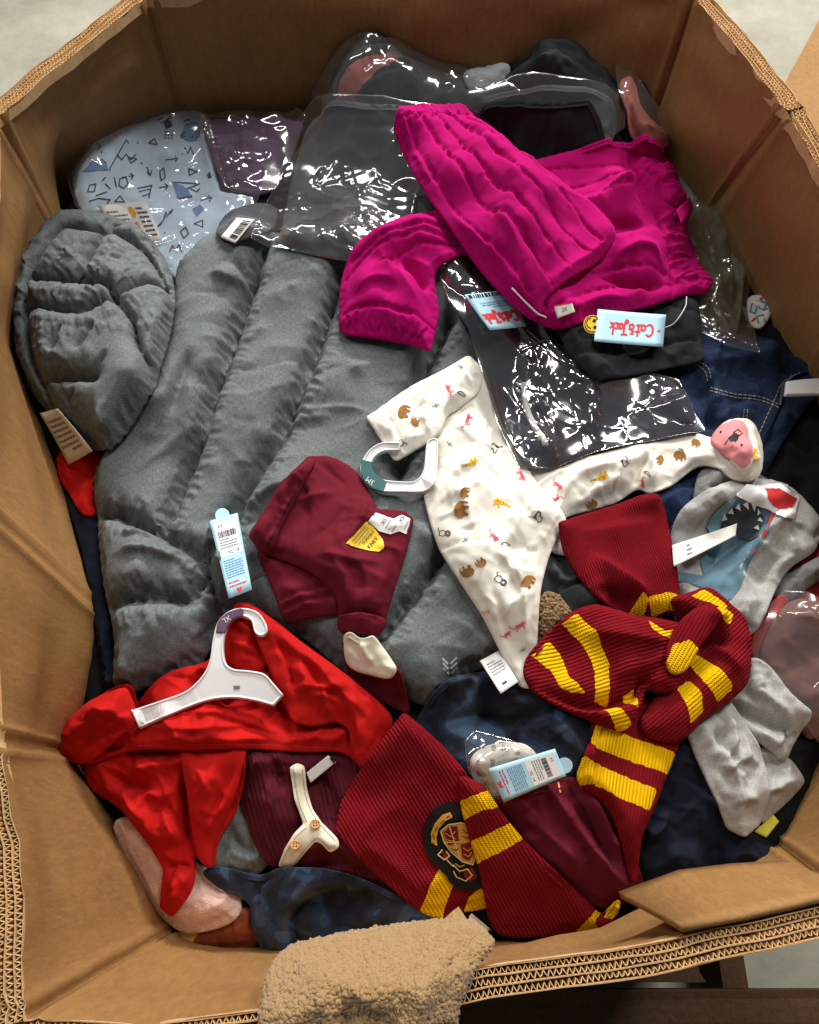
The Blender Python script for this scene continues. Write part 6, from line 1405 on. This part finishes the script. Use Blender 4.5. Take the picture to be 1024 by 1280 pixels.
decal(s_b, strokes([[(578, 1034), (582, 1038), (586, 1036)], [(578, 1042), (583, 1044), (587, 1042)], [(565, 1057), (570, 1060), (573, 1057)], [(543, 1046), (542, 1040)], [(545, 1036), (548, 1031)], [(552, 1027), (556, 1023)], [(560, 1020), (563, 1018)]], 1.2), M['darkred'], 'thread_detail', .0052, ptc)
decal(s_b, [[(580, 1084), (590, 1082), (596, 1094), (588, 1100), (580, 1094)], [(552, 1062), (560, 1064), (562, 1072), (554, 1070)]], M['darkred'], 'ornament', .0036, ptc)
s_c = cloth('front_strip', [(574, 972), (586, 974), (604, 984), (622, 1010), (652, 1048), (700, 1096), (757, 1150), (758, 1160), (742, 1166), (680, 1170), (628, 1169), (612, 1150), (600, 1090), (588, 1050), (577, 1010)], None, sc, along=((595, 1000), (680, 1150)), seed=5, sharp=(7,),
   regions=[([(570, 1004), (590, 996), (618, 986), (626, 1008), (600, 1014), (580, 1026)], 1), ([(586, 1054), (612, 1042), (642, 1026), (656, 1048), (628, 1064), (596, 1080)], 1), ([(716, 1172), (730, 1152), (748, 1136), (764, 1156), (756, 1172)], 1)], **{**kw, 'puff': .02})
s_c2 = cloth('strip_end', [(745, 1150), (758, 1138), (772, 1124), (774, 1134), (766, 1150), (752, 1162)], None, sc, along=((750, 1160), (770, 1130)), regions=[([(755, 1148), (764, 1128), (778, 1120), (776, 1138), (764, 1150)], 1)], **{**kw, 'puff': .008})
lbl = card('care_label', [(586, 1146), (590, 1142), (614, 1162), (608, 1166)], M['label'], sc, lift=.002, cap=.01)
s_h = cloth('hood', [(697, 657), (720, 648), (760, 636), (800, 622), (822, 620), (832, 650), (842, 700), (848, 745), (852, 768), (815, 774), (780, 775), (750, 752), (718, 716), (704, 690)], None, sc, along=((760, 640), (800, 760)), seed=6, sharp=(0, 4),
   regions=[([(806, 752), (830, 744), (856, 746), (860, 766), (834, 764), (816, 772)], 1), ([(782, 776), (792, 758), (800, 746), (808, 752), (804, 778)], 1)], mats=[M['hoodknit'], M['knity']], folds=[([(735, 690), (775, 720), (815, 752)], .012, .018), ([(745, 730), (775, 745), (800, 755)], -.010, .014), ([(715, 665), (770, 660), (830, 650)], .004, .02)], **{k: v for k, v in kw.items() if k not in ('mats', 'puff')}, puff=.028)
s_r = cloth('right_loop', [(838, 752), (862, 742), (885, 736), (908, 752), (926, 772), (936, 800), (934, 850), (916, 872), (884, 894), (848, 926), (812, 922), (800, 900), (838, 850), (862, 812), (850, 782)], None, sc, along=((800, 905), (920, 800)), seed=7,
   regions=[([(866, 744), (882, 734), (906, 752), (912, 758), (898, 764), (886, 754), (874, 750)], 1), ([(886, 768), (902, 756), (918, 768), (908, 784), (894, 776)], 1), ([(858, 826), (870, 818), (890, 838), (916, 862), (898, 880), (874, 856)], 1), ([(844, 862), (858, 852), (872, 868), (880, 892), (864, 906), (854, 880)], 1)], folds=[([(860, 812), (880, 806), (912, 810)], -.012, .014), ([(880, 800), (910, 830), (925, 850)], .008, .014), ([(868, 790), (890, 775), (915, 770)], .010, .012)], **{**kw, 'puff': .034, 'edge': .03})
s_l = cloth('left_loop', [(654, 842), (662, 818), (700, 778), (724, 762), (745, 758), (790, 770), (830, 776), (862, 786), (870, 806), (856, 832), (842, 862), (822, 866), (806, 862), (800, 884), (786, 908), (774, 914), (742, 904), (694, 882), (664, 864)], None, sc, along=((690, 850), (850, 800)), seed=8,
   regions=[([(666, 818), (688, 798), (702, 816), (712, 846), (732, 866), (716, 866), (700, 858), (690, 838)], 1), ([(704, 778), (722, 764), (744, 800), (758, 832), (764, 882), (744, 876), (742, 840), (726, 806)], 1), ([(812, 776), (830, 788), (866, 786), (868, 800), (846, 800), (822, 794), (812, 786)], 1), ([(756, 886), (772, 882), (794, 902), (778, 918)], 1), ([(784, 868), (802, 856), (800, 884), (790, 878)], 1)],
   folds=[([(690, 868), (740, 884), (790, 872), (806, 858)], -.020, .010, 'full'), ([(670, 850), (720, 886), (770, 902)], .012, .012), ([(720, 790), (780, 800), (850, 800)], .010, .02), ([(760, 850), (800, 835), (850, 810)], .006, .016)], **{**kw, 'puff': .042, 'edge': .034})
s_k = cloth('knot', [(842, 790), (860, 768), (884, 756), (900, 770), (888, 790), (872, 812), (856, 838), (838, 842), (832, 820)], None, sc, along=((846, 830), (880, 770)), seed=9, regions=[([(834, 826), (842, 806), (862, 800), (874, 812), (858, 842), (838, 846)], 1)], **{**kw, 'puff': .010, 'edge': .02})

# --- tan sherpa over the near rim
for (x_, y_) in [(p[0], p[1]) for p in resample(np.array([K['L4'][0]] + [m[0] for m in fm] + [K['FR'][0]]), .003, False)]:
    m_ = (np.hypot(GX - x_, GY - (y_ - .014)) < .018); H[m_] = np.maximum(H[m_], .782)
yr_ = np.interp(GX, [K['L4'][0][0], 0, K['FR'][0][0]], [K['L4'][0][1], fm[2][0][1], K['FR'][0][1]])
m_ = GY < yr_ - .02; H[m_] = np.maximum(H[m_], .782 - .5 * (yr_ - .02 - GY)[m_])
xm_ = (GX > -.32) & (GX < .16); q_ = GY - (yr_ - .02)
m_ = xm_ & (q_ >= 0) & (q_ < .14); H[m_] = np.maximum(H[m_], .785 - .55 * q_[m_])
def tufts(V, T):
    x, y = V[:, 0], V[:, 1]
    n = np.abs(fbm(x * 105, y * 105, 5, 2)) ** .8 + .35 * np.abs(vnoise(x * 200, y * 200, 8))
    V = V.copy(); V[:, 2] += .0065 * n; return V
def curls(g, n, r0, r1, mat, seed):
    """the looped pile: thousands of small knots of wool on the surface"""
    r = np.random.default_rng(seed); A, B, C = g.V[g.T[:, 0]], g.V[g.T[:, 1]], g.V[g.T[:, 2]]
    nn = np.cross(B - A, C - A); ar = np.linalg.norm(nn, axis=1); k = r.choice(len(ar), n, p=ar / ar.sum()); nn = nn[k] / ar[k][:, None]
    u = r.random((n, 2)); fl_ = u.sum(1) > 1; u[fl_] = 1 - u[fl_]; P = A[k] + (B - A)[k] * u[:, :1] + (C - A)[k] * u[:, 1:]
    k2 = r.integers(0, len(g.rim), n // 2); P2 = g.rim[k2] + r.normal(0, .0008, (n // 2, 3)); P2[:, 2] -= r.random(n // 2) * g.hem
    P = np.vstack([P, P2]); nn = np.vstack([nn, np.zeros_like(P2)]); n = len(P)
    ph = (1 + 5 ** .5) / 2; I = np.array([(-1, ph, 0), (1, ph, 0), (-1, -ph, 0), (1, -ph, 0), (0, -1, ph), (0, 1, ph), (0, -1, -ph), (0, 1, -ph), (ph, 0, -1), (ph, 0, 1), (-ph, 0, -1), (-ph, 0, 1)]) / 1.9
    FI = np.array([(0, 11, 5), (0, 5, 1), (0, 1, 7), (0, 7, 10), (0, 10, 11), (1, 5, 9), (5, 11, 4), (11, 10, 2), (10, 7, 6), (7, 1, 8), (3, 9, 4), (3, 4, 2), (3, 2, 6), (3, 6, 8), (3, 8, 9), (4, 9, 5), (2, 4, 11), (6, 2, 10), (8, 6, 7), (9, 8, 1)])
    Q = np.linalg.qr(r.normal(size=(n, 3, 3)))[0]; sc_ = r.uniform(r0, r1, (n, 1, 1)) * r.uniform(.6, 1.3, (n, 1, 3))
    V = np.einsum('nij,kj->nki', Q, I) * 1.0; V = V * sc_ + (P + nn * r0 * .3)[:, None, :]
    F = (FI[None] + 12 * np.arange(n)[:, None, None]).reshape(-1, 3)
    uv = np.repeat(P[:, :2], 12, 0) + I[None, :, :2].repeat(n, 0).reshape(-1, 2) * .002
    o = mesh_object('curly_pile', V.reshape(-1, 3), F, mat, g.o, uv); o['kind'] = 'stuff'; return o
curls(gsh, 900, .0016, .0030, M['sherpa2'], 3)
gsp = cloth('sherpa_jacket', [(334, 1235), (342, 1210), (362, 1188), (400, 1178), (440, 1170), (520, 1158), (585, 1154), (604, 1166), (613, 1182), (598, 1196), (584, 1220), (568, 1262), (560, 1330), (450, 1345), (334, 1335)], M['sherpa'], label='tan sherpa fleece hanging over the near rim of the box', cat='jacket',
   res=.004, puff=.030, edge=.03, crumple=0, iters=0, wrinkle=.004, wl=.04, seed=4, bridge=.04, soft=.02, hem=.02, rf=((120, .008, .02, .10, None, 60),), folds=[([(380, 1215), (440, 1230), (500, 1270)], .008, .02), ([(420, 1260), (440, 1290)], -.008, .012)])
curls(gsp, 11000, .0018, .0035, M['sherpa'], 4)

for _o in scene.objects:
    if '_o' in _o: del _o['_o']
for _m in bpy.data.materials:
    if '_' in _m: del _m['_']
